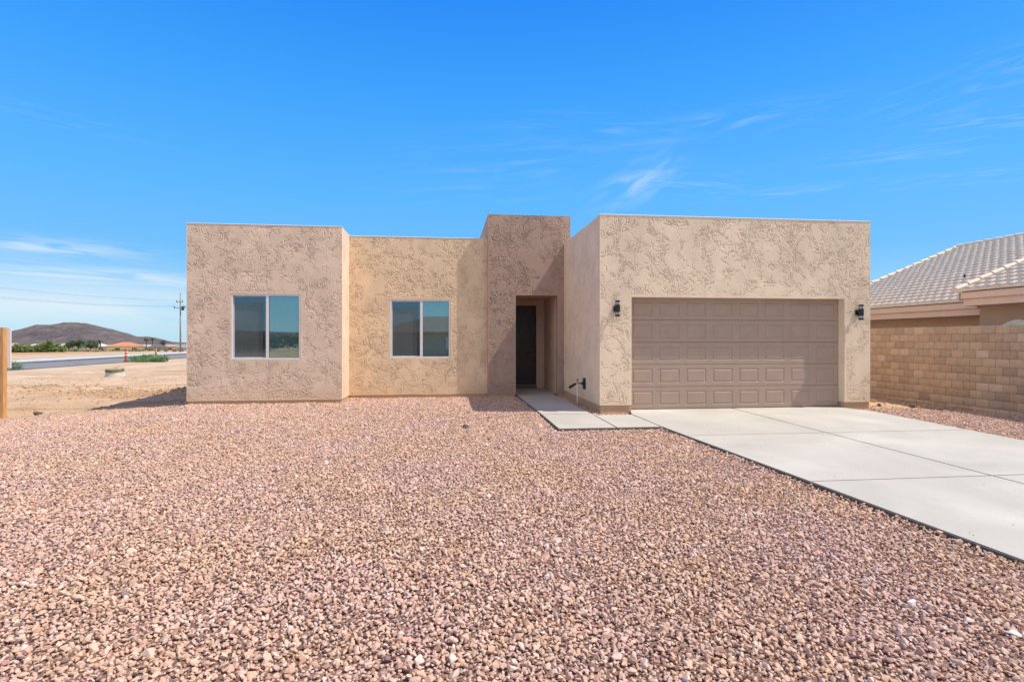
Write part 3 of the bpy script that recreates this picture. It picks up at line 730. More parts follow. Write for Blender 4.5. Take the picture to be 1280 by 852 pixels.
# wall lamps
def lamp(px, z0, z1, label):
    t = empty('wall_lamp', (px, GY, (z0+z1)/2), label=label, cat='wall lamp', group='black up and down lamps on the garage wall')
    h = (z1-z0)/2
    bm = bmesh.new(); box(bm, -.055, .055, -.03, .0, -.06, .06, .006); box(bm, -.02, .02, -.075, -.025, -.03, .03, .004)
    bobj('mounting_plate', bm, M_black, t)
    bm = bmesh.new(); cyl(bm, (0,-.12,-h*.42), (0,-.12,h*.42), .052, n=28)
    for s in (-1, 1):
        cyl(bm, (0,-.12,s*h*.82), (0,-.12,s*h), .052, n=28)
        for a in range(3):
            an = a*2.09+.5; cx, cy = .046*math.cos(an), -.12+.046*math.sin(an); cyl(bm, (cx,cy,s*h*.4),(cx,cy,s*h*.84), .004, n=6)
    bobj('lamp_body', bm, M_black, t)
    for s in (-1, 1):
        bm = bmesh.new(); cyl(bm, (0,-.12,s*h*.42), (0,-.12,s*h*.82), .043, n=24); bobj('lens', bm, M_lens, t, True)
    return t
lamp(3.60, 2.0, 2.34, 'black cylindrical wall lamp left of the garage door')
lamp(9.17, 1.95, 2.29, 'black cylindrical wall lamp right of the garage door')

# hose tap with stand pipe by the garage side wall
t = empty('water_tap', (3.25, 12.85, 0), label='black garden hose tap with a pale stand pipe on the garage side wall', cat='tap')
bm = bmesh.new(); cyl(bm, (-.16,.05,-.06), (-.16,.05,.50), .019, n=10); bobj('stand_pipe', bm, M_pvc, t, True)
bm = bmesh.new(); box(bm, -.05, -.001, -.10, .0, .36, .62, .012); box(bm, -.09,-.04, -.07,-.03,.45,.53,.008); bobj('wall_box', bm, M_black, t)
bm = bmesh.new(); cyl(bm, (-.05,-.05,.49), (-.16,.05,.49), .012, n=10); cyl(bm, (-.16,.05,.49), (-.22,.10,.46), .014, n=10); cyl(bm, (-.20,.09,.475), (-.32,.19,.38), .026, .034, n=14)
cyl(bm, (-.16,.05,.5), (-.16,.05,.57), .008, n=8); cyl(bm, (-.16,.05,.57), (-.16,.05,.585), .03, n=12)
bobj('valve', bm, M_black, t)

# ------------------------------------------------------------------ block wall between the lots
bwl = empty('block_wall', (12.4, 20, 0), label='tan concrete block wall between the two lots', cat='wall')
WY0, WY1 = 6.2, 34.0
bm = bmesh.new(); box(bm, .012, .138, WY0-20+.01, WY1-20, -.6, 1.822); bobj('mortar_core', bm, M_mortar, bwl)
V = []; Qs = []; n = 0
def addbox(x0,x1,y0,y1,z0,z1,b=.006):
    global n
    pts = []
    for x, ins in ((x1, 0), (x0+b, 0), (x0, b)):
        pts += [(x,y0+ins,z0+ins),(x,y1-ins,z0+ins),(x,y1-ins,z1-ins),(x,y0+ins,z1-ins)]
    V.extend(pts)
    for L in (0, 4):
        for i in range(4): Qs.append((n+L+i, n+L+(i+1)%4, n+L+4+(i+1)%4, n+L+4+i))
    Qs.append((n+8,n+9,n+10,n+11)); Qs.append((n+3,n+2,n+1,n)); n += 12
jg = .007
for c in range(-1, 11):
    z0 = -.25+c*.19; z1 = z0+.19
    off = (c % 2)*.16; y = WY0-20-off
    while y < WY1-20:
        a, b = max(y, WY0-20), min(y+.32, WY1-20)
        if b-a > .05:
            j = random.uniform(-.002,.003)
            addbox(j, .15-j, a+jg/2, b-jg/2, z0+jg/2, z1-jg/2)
        y += .32
npmesh('blocks', V, Qs, M_block, bwl)

# ------------------------------------------------------------------ neighbour house with tile roof
nb = empty('neighbour_house', (20, 10, 0), label='neighbouring stucco house with cream tile roof behind the block wall', cat='house')
def NL(p): return (p[0]-20, p[1]-10, p[2])
def tile_roof(x0, z0, x1, slope, y0, y1, name='roof', lab=None):
    """barrel tiles climbing +X from the eave at x0"""
    dy = .27; course = .33; L = (x1-x0)*math.hypot(1, slope); nc = int(math.ceil(L/course))
    ca = 1/math.hypot(1, slope); sa = slope*ca
    nyp = int((y1-y0)/dy*8); yy = np.linspace(y0, y1, nyp+1)
    ph = (yy-y0)/dy*2*np.pi
    wave = np.where(np.cos(ph) > -.25, .046*(np.cos(ph)+.25)/1.25, -.006*(-.25-np.cos(ph))/.75)
    V = []; Q = []; n = 0
    for c in range(nc):
        s0 = c*course-(.04 if c == 0 else .03); s1 = min((c+1)*course, L)
        jit = rng.uniform(-.004, .004, len(yy))
        for k, (s, lift, u) in enumerate(((s0, .0, 1), (s0, .06, 1), (s1, .008, 1))):
            hh = wave*(1.05 if k < 2 else .9)+lift+(jit if k else 0)
            if k == 0: hh = wave*.0-.01
            V.append(np.stack([x0+s*ca-hh*sa, yy, z0+s*sa+hh*ca], 1))
        m = len(yy)
        I = np.arange(m-1)
        for k in range(2):
            b = n+k*m; Q.append(np.stack([b+I, b+I+1, b+m+I+1, b+m+I], 1))
        n += 3*m
    V = np.vstack(V)-np.array([20,10,0])
    o = npmesh(name, V, np.vstack(Q), M_tile, nb); 
    if lab: o['label'] = lab
    return o
EX, EZ, RX, SL = 13.7, 2.50, 20.2, .40
RZ = EZ+SL*(RX-EX)
tile_roof(EX, EZ+.04, RX, SL, -4, 20.0, 'roof', 'main cream tiled roof slope')
EX2, EZ2 = 13.1, 2.72
tile_roof(EX2, EZ2+.04, 19.2, SL, -4, 13.0, 'roof', 'raised nearer cream tiled roof slope')
bm = bmesh.new()
# far slopes and gable closures
quad(bm, *[NL(p) for p in ((RX,-4,RZ),(RX,20,RZ),(27,20,EZ),(27,-4,EZ))]); quad(bm, *[NL(p) for p in ((EX+.05,19.97,EZ-.2),(RX,19.97,RZ-.03),(26.9,19.97,EZ-.2))])
quad(bm, *[NL(p) for p in ((19.2,-4,EZ2+SL*6.1),(19.2,13,EZ2+SL*6.1),(25,13,EZ),(25,-4,EZ))])
quad(bm, *[NL(p) for p in ((EX2+.05,12.97,EZ2-.02),(19.2,12.97,EZ2+SL*6.1-.03),(19.2,12.97,EZ-.2),(EX2+.05,12.97,EZ2-.2))])
bobj('roof_back', bm, M_tile, nb)
bm = bmesh.new()   # ridge cap and rake tiles
y = -4
while y < 19.9:
    cyl(bm, NL((RX,y,RZ+.04)), NL((RX,y+.42,RZ+.065)), .11, .125, n=10); y += .38
bobj('ridge_tiles', bm, M_tile, nb)
rk = [bmesh.new(), bmesh.new()]
k = 0
while k*.38 < 6.9:
    s = k*.38; c = 1/math.hypot(1,SL)
    for bm, (ex, ez, yv, mx) in zip(rk, ((EX,EZ,19.98,6.9),(EX2,EZ2,12.98,6.5))):
        if s < mx: cyl(bm, NL((ex+s*c-.05, yv, ez+s*c*SL+.07)), NL((ex+(s+.42)*c-.05, yv, ez+(s+.42)*c*SL+.05)), .085, .072, n=10)
    k += 1
for bm in rk: bobj('rake_tiles', bm, M_tile, nb)
bm = bmesh.new()   # boxed cornice in two steps under each eave
for (ex, ez, wx, y0, y1) in ((EX, EZ, 14.25, 13.0, 19.9), (EX2, EZ2, 13.62, -4, 12.9)):
    for (a, b, c, d) in ((ex+.02, wx+.3, ez-.17, ez-.0), (ex+.10, wx+.29, ez-.35, ez-.17)):
        box(bm, a-20, b-20, y0-10, y1-10-(.0 if a < ex+.05 else .004), c, d, .01)
bobj('eave_cornice', bm, M_ntrim, nb)
bm = bmesh.new(); box(bm, 14.25-20, 26-20, 13.2-10, 19.6-10, -.5, EZ-.1); box(bm, 13.62-20, 25.5-20, -3.8-10, 12.85-10, -.5, EZ2-.1)
bobj('wall', bm, M_nwall, nb)
bm = bmesh.new(); cyl(bm, NL((15.7,15.3,3.3)), NL((15.7,15.3,3.5)), .025); bobj('vent_pipe', bm, M_black, nb)
# arched window head just above the block wall
def yat(px, X):
    d = ray(px, HOR); return X/d.x*d.y
ya, yb = yat(1296, 13.6), yat(1252.5, 13.6)
def arch(bm, y0, y1, zs, rise, zb, x0, x1, n=16):
    pts = [(y0, zb), (y0, zs)]+[(y0+(y1-y0)*i/n, zs+rise*math.sin(math.pi*i/n)) for i in range(1, n)]+[(y1, zs), (y1, zb)]
    a = [bm.verts.new(NL((x0, p[0], p[1]))) for p in pts]; b = [bm.verts.new(NL((x1, p[0], p[1]))) for p in pts]
    bm.faces.new(a); bm.faces.new(b[::-1])
    for i in range(len(pts)): bm.faces.new((a[i], a[(i+1)%len(pts)], b[(i+1)%len(pts)], b[i]))
bm = bmesh.new(); arch(bm, ya, yb, 1.86, .13, .9, 13.57, 13.63); w = bobj('window', bm, M_vinyl, nb); w['label'] = 'white arched window head above the block wall'
bm = bmesh.new(); arch(bm, ya+.05, yb-.05, 1.87, .085, .95, 13.56, 13.60); bobj('pane', bm, M_glass, w)

# ------------------------------------------------------------------ wooden sign at the left edge
px_, py_ = -10.345, 14.5; gzz = gz1(px_, py_)
sg = empty('lot_sign', (px_, py_, gzz), label='raw wooden post holding a white sign board at the left edge', cat='sign')
for dx in (0, -1.75):
    bm = bmesh.new(); box(bm, dx-.06, dx+.06, -.06, .06, -.3, 1.80-gzz, .004); bobj('post', bm, M_wood, sg)
bm = bmesh.new(); box(bm, -1.85, .135, .062, .087, .84-gzz, 1.79-gzz, .003); bobj('board', bm, M_white, sg)

# ------------------------------------------------------------------ road and pavement at the left
def strip_road(name, x0, x1, z, mat, lab, cat, y0=-60, y1=400, thick=.0):
    ys_ = np.array([y0, 0, 15, 25, 35, 50, 70, 90, 110, 140, 180, 230, 300, y1], float)
    xs_ = np.linspace(x0, x1, 5); X, Y = np.meshgrid(xs_, ys_, indexing='ij')
    Z = np.maximum(gz(X, Y), -3.5)*0+gz((X*0+(x0+x1)/2), Y)+z
    V = np.stack([X, Y, Z], -1).reshape(-1, 3); a, b = X.shape; I = np.arange(a*b).reshape(a, b)
    Q = np.stack([I[:-1,:-1], I[1:,:-1], I[1:,1:], I[:-1,1:]], -1).reshape(-1, 4)
    if thick:
        Vb = V.copy(); Vb[:,2] -= thick; n0 = len(V); V = np.vstack([V, Vb])
        E = []
        for k in range(b-1): E.append((I[0,k], I[0,k+1], I[0,k+1]+n0, I[0,k]+n0)); E.append((I[-1,k], I[-1,k+1], I[-1,k+1]+n0, I[-1,k]+n0))
        Q = np.vstack([Q, np.array(E)])
    o = npmesh(name, V, Q, mat); return tag(o, lab, cat, kind='structure')
strip_road('road', -31.3, -25.8, .03, M_asphalt, 'grey asphalt road beyond the dirt lot', 'road')
strip_road('pavement', -36.2, -31.3, .17, M_kerb, 'pale concrete pavement with a kerb along the road', 'pavement', thick=.3)
# cross street in front of the lot (behind the viewpoint)
bm = bmesh.new(); quad(bm, (-26,-18,-.40),(60,-18,-.40),(60,-7.2,-.40),(-26,-7.2,-.40)); tag(bobj('road', bm, M_asphalt), 'asphalt street in front of the lot', 'road', kind='structure')
bm = bmesh.new(); box(bm, -25.7, 60, -7.2, -6.02, -.6, -.37, .02); tag(bobj('pavement', bm, M_kerb), 'concrete kerb in front of the lot', 'pavement', kind='structure')

# delineator posts
def delineator(px, t, label, h=1.0):
    x, y = spot(px, t); z = gz1(x, y)
    o = empty('road_marker', (x, y, z), label=label, cat='road marker', group='orange marker posts by the road')
    bm = bmesh.new(); cyl(bm, (0,0,.06), (0,0,h), .10, .075, n=14); cyl(bm, (0,0,h), (0,0,h+.06), .05, .05, n=10); bobj('tube', bm, M_orange, o, False)
    bm = bmesh.new(); cyl(bm, (0,0,0), (0,0,.07), .26, .22, n=8); bobj('base', bm, M_rubber, o)
    for zz in (.55, .78):
        bm = bmesh.new(); cyl(bm, (0,0,zz), (0,0,zz+.07), .1005-.025*zz+.003, .1005-.025*(zz+.07)+.003, n=14); bobj('reflective_band', bm, M_reflect, o)
delineator(157.5, 46.5, 'orange marker post on the near side of the road, left of the green weeds', 1.02)
delineator(195, 58, 'orange marker post on the road edge, behind the green weeds', 1.15)

# manhole riser
x, y = spot(144, 28.6); z = gz1(x, y)
mh = empty('utility_riser', (x, y, z), .0, label='low tilted round concrete riser with a dark green rim on the bare dirt', cat='riser')
mh.rotation_euler = (R(4), R(-3), .3)
bm = bmesh.new(); cyl(bm, (0,0,-.1), (0,0,.2), .46, .40, n=26); cyl(bm, (0,0,.2), (0,0,.24), .40, .38, n=26)
bobj('concrete_ring', bm, mat_noise('pale_concrete', (.42,.42,.36), (.58,.56,.48), 5, bs=30), mh)
bm = bmesh.new(); cyl(bm, (0,0,.24), (0,0,.37), .42, .40, n=26); bobj('rim', bm, mat_noise('green_rim', (.10,.11,.07), (.22,.19,.12), 6), mh)
bm = bmesh.new(); cyl(bm, (0,0,.37), (0,0,.41), .38, .34, n=26); cyl(bm, (.1,0,.41), (.1,0,.44), .1, n=12); bobj('lid', bm, mat_noise('dusty_lid', (.36,.27,.17), (.46,.36,.24), 4), mh)

# ------------------------------------------------------------------ vegetation
def leaves(name, blobs, n, size, mat, parent=None, tall=1.0):
    """blobs: (cx,cy,cz,rx,ry,rz)"""
    b = np.array(blobs); w = b[:,3]*b[:,5]; idx = rng.choice(len(b), n, p=w/w.sum())
    d = rng.normal(size=(n,3)); d /= np.linalg.norm(d, axis=1)[:,None]; rr = rng.uniform(.25, 1.0, n)**.45
    rr *= 1+.25*rng.normal(size=n)*.6
    C = b[idx,:3]+d*rr[:,None]*b[idx,3:6]
    C[:,2] = np.maximum(C[:,2], .02)
    u = rng.normal(size=(n,3)); u /= np.linalg.norm(u, axis=1)[:,None]; v = np.cross(u, rng.normal(size=(n,3))); v /= np.linalg.norm(v, axis=1)[:,None]
    s = size*rng.uniform(.5, 1.4, n)[:,None]
    V = np.stack([C-u*s-v*s*.4, C+u*s-v*s*.3, C+u*s*.8+v*s*.5, C-u*s*.7+v*s*.45], 1).reshape(-1,3)
    Q = np.arange(4*n).reshape(n,4)
    return npmesh(name, V, Q, mat, parent)
def weed(px, t, w, h, label, mat=M_leaf_g, n=4200, name='weed', cat='weed', group=None, size=None, nb_=7):
    x, y = spot(px, t); z = gz1(x, y)
    o = empty(name, (x, y, z), label=label, cat=cat, group=group)
    rr = random.Random(int(px*7+t)); B = []
    for i in range(nb_):
        f = (i/(nb_-1)-.5) if nb_ > 1 else 0
        B.append((f*w*.8, rr.uniform(-.2,.2)*w*.3, h*.33, w/nb_*rr.uniform(.7,1.3), w/nb_*.8, h*rr.uniform(.35,.66)*(1-abs(f)*.7)))
    leaves('foliage', B, n, size or h*.05, mat, o)
    for b in B:
        bm = bmesh.new(); cyl(bm, (b[0]*.7,b[1]*.7,-.05), (b[0],b[1],b[2]), .02*h, .008*h, n=5); bobj('stem', bm, M_bark, o)
    return o
weed(186, 46.5, 3.1, .85, 'wide bright green weed clump beside the road between the orange markers')
weed(176, 45.8, 1.6, .55, 'low green weed at the left foot of the wide clump', n=900)
weed(17, 34.5, 1.1, .62, 'small green weed beside the white sign board', n=900)
weed(98, 42, .75, .22, 'tiny dry weed at the edge of the road', M_leaf_dry, n=350)
weed(26, 84, 4.2, 1.55, 'rounded green bush beyond the road, the farthest left', M_leaf_b, 2600, 'bush', 'bush', 'green bushes beyond the road', size=.12)
weed(41, 86, 3.0, 1.0, 'lower green bush between the two tall bushes', M_leaf_b, 1600, 'bush', 'bush', 'green bushes beyond the road', size=.12)
weed(62, 85, 4.4, 1.9, 'tallest broad green bush beyond the road', M_leaf_b, 3400, 'bush', 'bush', 'green bushes beyond the road', size=.12)
# low scrub line: one mass
B = []
for i in range(230):
    px = random.uniform(-30, 250); t = random.uniform(88, 135); x, y = spot(px, t); s = random.uniform(.15, .4)
    B.append((x, y, gz1(x, y)+s*.5, s*1.5, s*1.5, s))
def scrub(name, B, n, size, mat, lab):
    b = np.array(B); idx = rng.integers(0, len(b), n)
    d = rng.normal(size=(n,3)); d /= np.linalg.norm(d, axis=1)[:,None]
    C = b[idx,:3]+d*b[idx,3:6]*rng.uniform(.3,1,n)[:,None]
    u = rng.normal(size=(n,3)); u /= np.linalg.norm(u,axis=1)[:,None]; v = np.cross(u, rng.normal(size=(n,3))); v /= np.linalg.norm(v,axis=1)[:,None]
    s = size*rng.uniform(.5,1.4,n)[:,None]
    V = np.stack([C-u*s-v*s*.4, C+u*s-v*s*.3, C+u*s*.8+v*s*.5, C-u*s*.7+v*s*.45],1).reshape(-1,3)
    tag(npmesh(name, V, np.arange(4*n).reshape(n,4), mat), lab, 'scrub', kind='stuff')
scrub('desert_scrub', B[:120], 6000, .12, M_leaf_dry, 'low dry desert scrub on the bank beyond the road')
scrub('green_scrub', B[120:], 5000, .12, M_leaf_b, 'low green desert scrub among the far houses')

def tree(px, t, w, top, label, mat=M_leaf_d, trunk=.25, n=2400):
    x, y = spot(px, t); z = gz1(x, y); h = (EYE+(HOR-top)/FOC*t)-z
    o = empty('tree', (x, y, z), label=label, cat='tree', group='trees among the far houses')
    rr = random.Random(int(px*3+t)); bm = bmesh.new(); cyl(bm, (0,0,-.2), (0,0,h*.55), trunk, trunk*.55, n=8); B = []
    for i in range(9):
        a = rr.uniform(0, 6.28); q = rr.uniform(.1,.62)*w*.5; cz = h*rr.uniform(.5,.86); c = (math.cos(a)*q, math.sin(a)*q, cz)
        B.append((*c, w*rr.uniform(.16,.3), w*rr.uniform(.16,.3), h*rr.uniform(.1,.2))); cyl(bm, (0,0,h*rr.uniform(.3,.5)), c, trunk*.4, trunk*.1, n=6)
    bobj('trunk', bm, M_bark, o); leaves('crown', B, n, w*.035, mat, o)
tree(98, 190, 4.8, 421.5, 'tall broad tree between the white roofs, left of the dark one')
tree(86, 210, 3.6, 427, 'low wide tree just left of the tall broad tree')
tree(113, 200, 4.6, 425, 'dark rounded tree right of the tall broad tree')
tree(120, 215, 2.6, 426, 'dark tree touching the white roofed house')
tree(203, 230, 3.0, 423.5, 'small round tree left of the utility pole', n=1200)
def palm(px, t, top, label, r=1.9):
    x, y = spot(px, t); z = gz1(x, y); h = (EYE+(HOR-top)/FOC*t)-z
    o = empty('palm_tree', (x, y, z), label=label, cat='palm tree', group='palms among the far houses')
    bm = bmesh.new(); cyl(bm, (0,0,-.2), (0,0,h-1.0), .28, .2, n=8); bobj('trunk', bm, M_bark, o)
    bm = bmesh.new(); rr = random.Random(int(px))
    for k in range(34):
        a = rr.uniform(0,6.28); el = rr.uniform(-.7,1.2); L = r*rr.uniform(.7,1); pr = None
        for s in range(7):
            f = s/6; rad = L*f*math.cos(el*.6); zz = h-1+L*f*math.sin(el)*.8-L*.55*f*f
            wv = .28*math.sin(math.pi*min(1, f+.12))+.03; c = Vector((math.cos(a)*rad, math.sin(a)*rad, zz)); sd = Vector((-math.sin(a), math.cos(a), 0))*wv
            cur = (bm.verts.new(c-sd), bm.verts.new(c+sd))
            if pr: bm.faces.new((pr[0], pr[1], cur[1], cur[0]))
            pr = cur
    bobj('crown', bm, M_leaf_d, o)
palm(125.5, 230, 423, 'dark palm standing left of the orange roofed house')
palm(183, 260, 420.5, 'palm above the dark roof, the left of two together')
palm(190.5, 255, 420, 'palm above the dark roof, the right of two together')

# far houses
def far_house(px0, px1, t, top, eave, roofc, wallc, label, dep=12, hip=True):
    cx, cy = spot((px0+px1)/2, t); z = gz1(cx, cy); W = (px1-px0)/FOC*t; ez = EYE+(HOR-eave)/FOC*t-z; rz = EYE+(HOR-top)/FOC*t-z
    d = ray((px0+px1)/2, HOR); ang = math.atan2(d.y, d.x)-math.pi/2
    o = empty('far_house', (cx, cy, z), ang, label=label, cat='house', group='houses at the foot of the mountain')
    mw = mat_noise('far_wall', wallc, tuple(min(.95, v*1.25) for v in wallc), .8, rough=.9); mr = mat_noise('far_roof', tuple(v*.88 for v in roofc), roofc, 1.5, rough=.9)
    bm = bmesh.new(); box(bm, -W*.46, W*.46, 0, dep, -1, ez); bobj('wall', bm, mw, o)
    bm = bmesh.new(); a = [(-W*.5,-.8,ez-.05),(W*.5,-.8,ez-.05),(W*.5,dep+.8,ez-.05),(-W*.5,dep+.8,ez-.05)]
    hx = W*.5-min(dep*.5, W*.4)*(1 if hip else .15); r0 = (-hx, dep*.5, rz); r1 = (hx, dep*.5, rz)
    quad(bm, a[0], a[1], r1, r0); quad(bm, a[2], a[3], r0, r1); quad(bm, *a)
    bm.faces.new([bm.verts.new(p) for p in (a[1], a[2], r1)]); bm.faces.new([bm.verts.new(p) for p in (a[3], a[0], r0)])
    bmesh.ops.remove_doubles(bm, verts=bm.verts, dist=.001); bobj('roof', bm, mr, o)
    k = max(1, int(W/6))
    for i in range(k):
        xx = (-.4+.8*(i+.5)/k)*W; bm = bmesh.new(); box(bm, xx-.8, xx+.8, -.04, .05, ez-2.0, ez-.8); bobj('window', bm, M_black, o)
far_house(8, 28, 240, 428.6, 432.5, (.50,.32,.27), (.75,.66,.55), 'cream house with a pinkish roof beside the sign board')
far_house(38, 56, 260, 429.3, 431.5, (.62,.54,.44), (.72,.62,.48), 'pale cream roofed house behind the green bushes')
far_house(72, 92, 230, 429.3, 432.6, (.60,.58,.57), (.5,.5,.5), 'white and grey roofed house right of the tallest bush')
far_house(84, 107, 215, 431.2, 433.8, (.55,.53,.52), (.66,.62,.56), 'low grey roofed house below the tall broad tree')
far_house(117, 135, 245, 429.2, 432.5, (.66,.67,.72), (.5,.5,.46), 'house with a bright white roof between dark trees')
far_house(136, 179, 225, 427.6, 432.3, (.62,.25,.13), (.86,.72,.48), 'large orange tile roofed house with cream walls')
far_house(172, 192, 300, 430.6, 432.6, (.55,.5,.46), (.82,.8,.78), 'white walled house right of the orange roof')
far_house(186, 209, 220, 430.3, 433.6, (.13,.14,.16), (.45,.42,.38), 'house with a dark grey roof below the palms')
far_house(204, 221, 275, 430.2, 432.8, (.5,.33,.27), (.66,.56,.46), 'low house with pinkish brown roof left of the utility pole')
far_house(222, 246, 250, 430.8, 434, (.3,.3,.33), (.58,.56,.54), 'grey house touching the left wing edge right of the pole')

# utility pole and cables
x, y = spot(225.5, 82); z = gz1(x, y); H = EYE+(HOR-366)/FOC*82-z
def make_pole(x, y, z, H, label):
    o = empty('utility_pole', (x, y, z), R(-20), label=label, cat='utility pole', group='utility poles beside the road')
    bm = bmesh.new(); cyl(bm, (0,0,-.5), (0,0,H), .125, .08, n=12); bobj('pole', bm, M_utilpole, o, True)
    for zz, w in ((H-2.2, 1.0), (H-1.35, .55)):
        bm = bmesh.new(); box(bm, -w, w, -.2, -.08, zz-.045, zz+.045); bobj('crossarm', bm, M_utilpole, o)
        for s in (-.92, .92):
            bm = bmesh.new(); cyl(bm, (s*w,-.14,zz+.05), (s*w,-.14,zz+.28), .06, .04, n=8); bobj('insulator', bm, M_black, o)
    bm = bmesh.new(); cyl(bm, (.42,0,H-2.55), (.42,0,H-1.95), .18, n=12); bobj('transformer', bm, M_black, o)
    return o
make_pole(x, y, z, H, 'wooden utility pole with crossarms at the left corner of the house')
x2, y2 = -41.5, 22.0; z2 = gz1(x2, y2); 
make_pole(x2, y2, z2, H, 'wooden utility pole beside the road, outside the left of the view')
for (off, dz, lab) in ((-.92, -1.95, 'outer power line strung between the poles'), (.92, -1.95, 'inner power line strung between the poles'), (.45, -1.1, 'upper power line strung between the poles')):
    bm = bmesh.new(); c, s = math.cos(R(-20)), math.sin(R(-20)); A_ = Vector((x+off*c, y+off*s, z+H+dz)); B_ = Vector((x2+off*c, y2+off*s, z2+H+dz)); pr = A_
    for i in range(1, 25):
        f = i/24; p = A_.lerp(B_, f); p.z -= 4*1.1*f*(1-f); cyl(bm, pr, p, .007, n=5, caps=False); pr = p
    tag(bobj('power_line', bm, M_black), lab, 'cable', 'power lines')

# ------------------------------------------------------------------ mountains
def mountain(name, pts, t0, depth, label, seed, mat=M_mount, flip=False):
    pxs = [p[0] for p in pts]; ysil = [p[1] for p in pts]; nxp, nyp = 260, 60
    PX = np.linspace(pxs[0], pxs[-1], nxp); F = np.linspace(0, 1, nyp)
    V = np.zeros((nxp, nyp, 3))
    for i, px in enumerate(PX):
        d = ray(px, HOR)
        if flip: d = Vector((d.x, -d.y, 0))
        hh = (HOR-np.interp(px, pxs, ysil))/FOC*(t0+depth*.5)+EYE
        for j, f in enumerate(F):
            t = t0+depth*f; prof = math.sin(math.pi*min(1, f))**1.1
            V[i, j] = (d.x*t, d.y*t, prof)
    xx, yy = V[...,0]/260, V[...,1]/260
    rid = 1-np.abs(fbm(xx*1.6, yy*1.6, seed, 5))*2.0
    sil = np.interp(PX, pxs, ysil)[:,None]; hh = (HOR-sil)/FOC*(t0+depth*.5)+EYE+24
    prof = V[...,2]
    V[...,2] = -24+hh*prof*(1-.30*(1-rid)*(1-prof**3))+hh*.05*fbm(xx*6, yy*6, seed+3, 5)*prof
    I = np.arange(nxp*nyp).reshape(nxp, nyp)
    Q = np.stack([I[:-1,:-1], I[1:,:-1], I[1:,1:], I[:-1,1:]], -1).reshape(-1, 4)
    tag(npmesh(name, V.reshape(-1,3), Q, mat, smooth=True), label, 'mountain', kind='structure')
mountain('mountain', [(-140,424),(-90,420),(-40,419),(0,416.5),(12,414.5),(30,410),(45,406),(62,406.3),(78,403.4),(92,403.0),(108,404),(122,407.5),(140,411.5),(158,416.5),(172,420.5),(186,420.6),(197,422.5),(215,427),(260,430),(300,431)], 2100, 1100, 'bare purple brown desert mountain on the horizon', 5)
mountain('hills', [(-700,422),(-300,418),(0,416),(250,412),(420,416),(600,418),(800,412),(1200,418),(1900,423)], 1500, 700, 'low desert hills behind the viewpoint', 15, flip=True)

# houses across the street (seen in the window reflections)
def opposite(cx, cy, W, ez, rz, roofc, label):
    o = empty('street_house', (cx, cy, gz1(cx, cy)), math.pi, label=label, cat='house')
    mr = mat_noise('opp_roof', tuple(v*.85 for v in roofc), roofc, 1.5)
    bm = bmesh.new(); box(bm, -W/2, W/2, 0, 11, -.5, ez); bobj('wall', bm, M_nwall, o)
    bm = bmesh.new(); a = [(-W/2-.5,-.6,ez-.03),(W/2+.5,-.6,ez-.03),(W/2+.5,11.6,ez-.03),(-W/2-.5,11.6,ez-.03)]; r0, r1 = (-W/2+5,5.5,rz), (W/2-5,5.5,rz)
    quad(bm, a[0], a[1], r1, r0); quad(bm, a[2], a[3], r0, r1); quad(bm, *a); bm.faces.new([bm.verts.new(p) for p in (a[1], a[2], r1)]); bm.faces.new([bm.verts.new(p) for p in (a[3], a[0], r0)])
    bmesh.ops.remove_doubles(bm, verts=bm.verts, dist=.001); bobj('roof', bm, mr, o)
    for xx in (-W*.3, W*.1): bm = bmesh.new(); box(bm, xx-.9, xx+.9, -.05, .03, 1.0, 2.3); bobj('window', bm, M_vinyl, o)
opposite(3, -27, 20, 2.8, 4.6, (.30,.24,.2), 'brown roofed house across the street')
hd = empty('hedge', (-27, -62, gz1(-27, -62)), label='long clipped hedge across the street behind the viewpoint', cat='hedge')
leaves('foliage', [(x_, random.uniform(-.5,.5), 1.3+.3*math.sin(x_*.5), 1.6, 1.2, 1.2) for x_ in range(-19, 20)], 9000, .16, M_leaf_d, hd)

# ------------------------------------------------------------------ light
SUN = Vector((1.0, -.24, 1.58)).normalized()
elev = math.asin(SUN.z); azim = math.atan2(SUN.x, SUN.y)
sl = bpy.data.lights.new('sun', 'SUN'); sl.energy = 5.0; sl.angle = R(.53); sl.color = (1.0, .925, .81)
so = bpy.data.objects.new('sun', sl); col.objects.link(so); so.rotation_euler = SUN.to_track_quat('Z', 'Y').to_euler(); so.location = (20, -4, 30)
world = bpy.data.worlds.new('World'); scene.world = world; world.use_nodes = True
nt = world.node_tree; nt.nodes.clear()
wo = nd(nt, 'ShaderNodeOutputWorld'); bg = nd(nt, 'ShaderNodeBackground'); nt.links.new(bg.outputs[0], wo.inputs[0])
sky = nd(nt, 'ShaderNodeTexSky', sky_type='NISHITA'); sky.sun_disc = False; sky.sun_elevation = elev; sky.sun_rotation = azim
sky.altitude = 350; sky.air_density = 1.0; sky.dust_density = .6; sky.ozone_density = 2.0
SKY_STR = .135
bg.inputs[1].default_value = SKY_STR
tc = nd(nt, 'ShaderNodeTexCoord'); dirv = tc.outputs['Generated']
hs_ = nd(nt, 'ShaderNodeHueSaturation'); hs_.inputs['Saturation'].default_value = 1.25; nt.links.new(sky.outputs[0], hs_.inputs['Color'])
sxyz = nd(nt, 'ShaderNodeSeparateXYZ'); nt.links.new(dirv, sxyz.inputs[0])
grad = ramp_n(nt, sxyz.outputs[2], [(0, (.42,.72,.90)), (.03, (.36,.68,.91)), (.14, (.15,.50,.95)), (.24, (.10,.47,.98)), (.39, (.045,.37,1.0)), (.53, (.015,.255,.95)), (.66, (.012,.17,.68)), (1, (.01,.09,.38))])
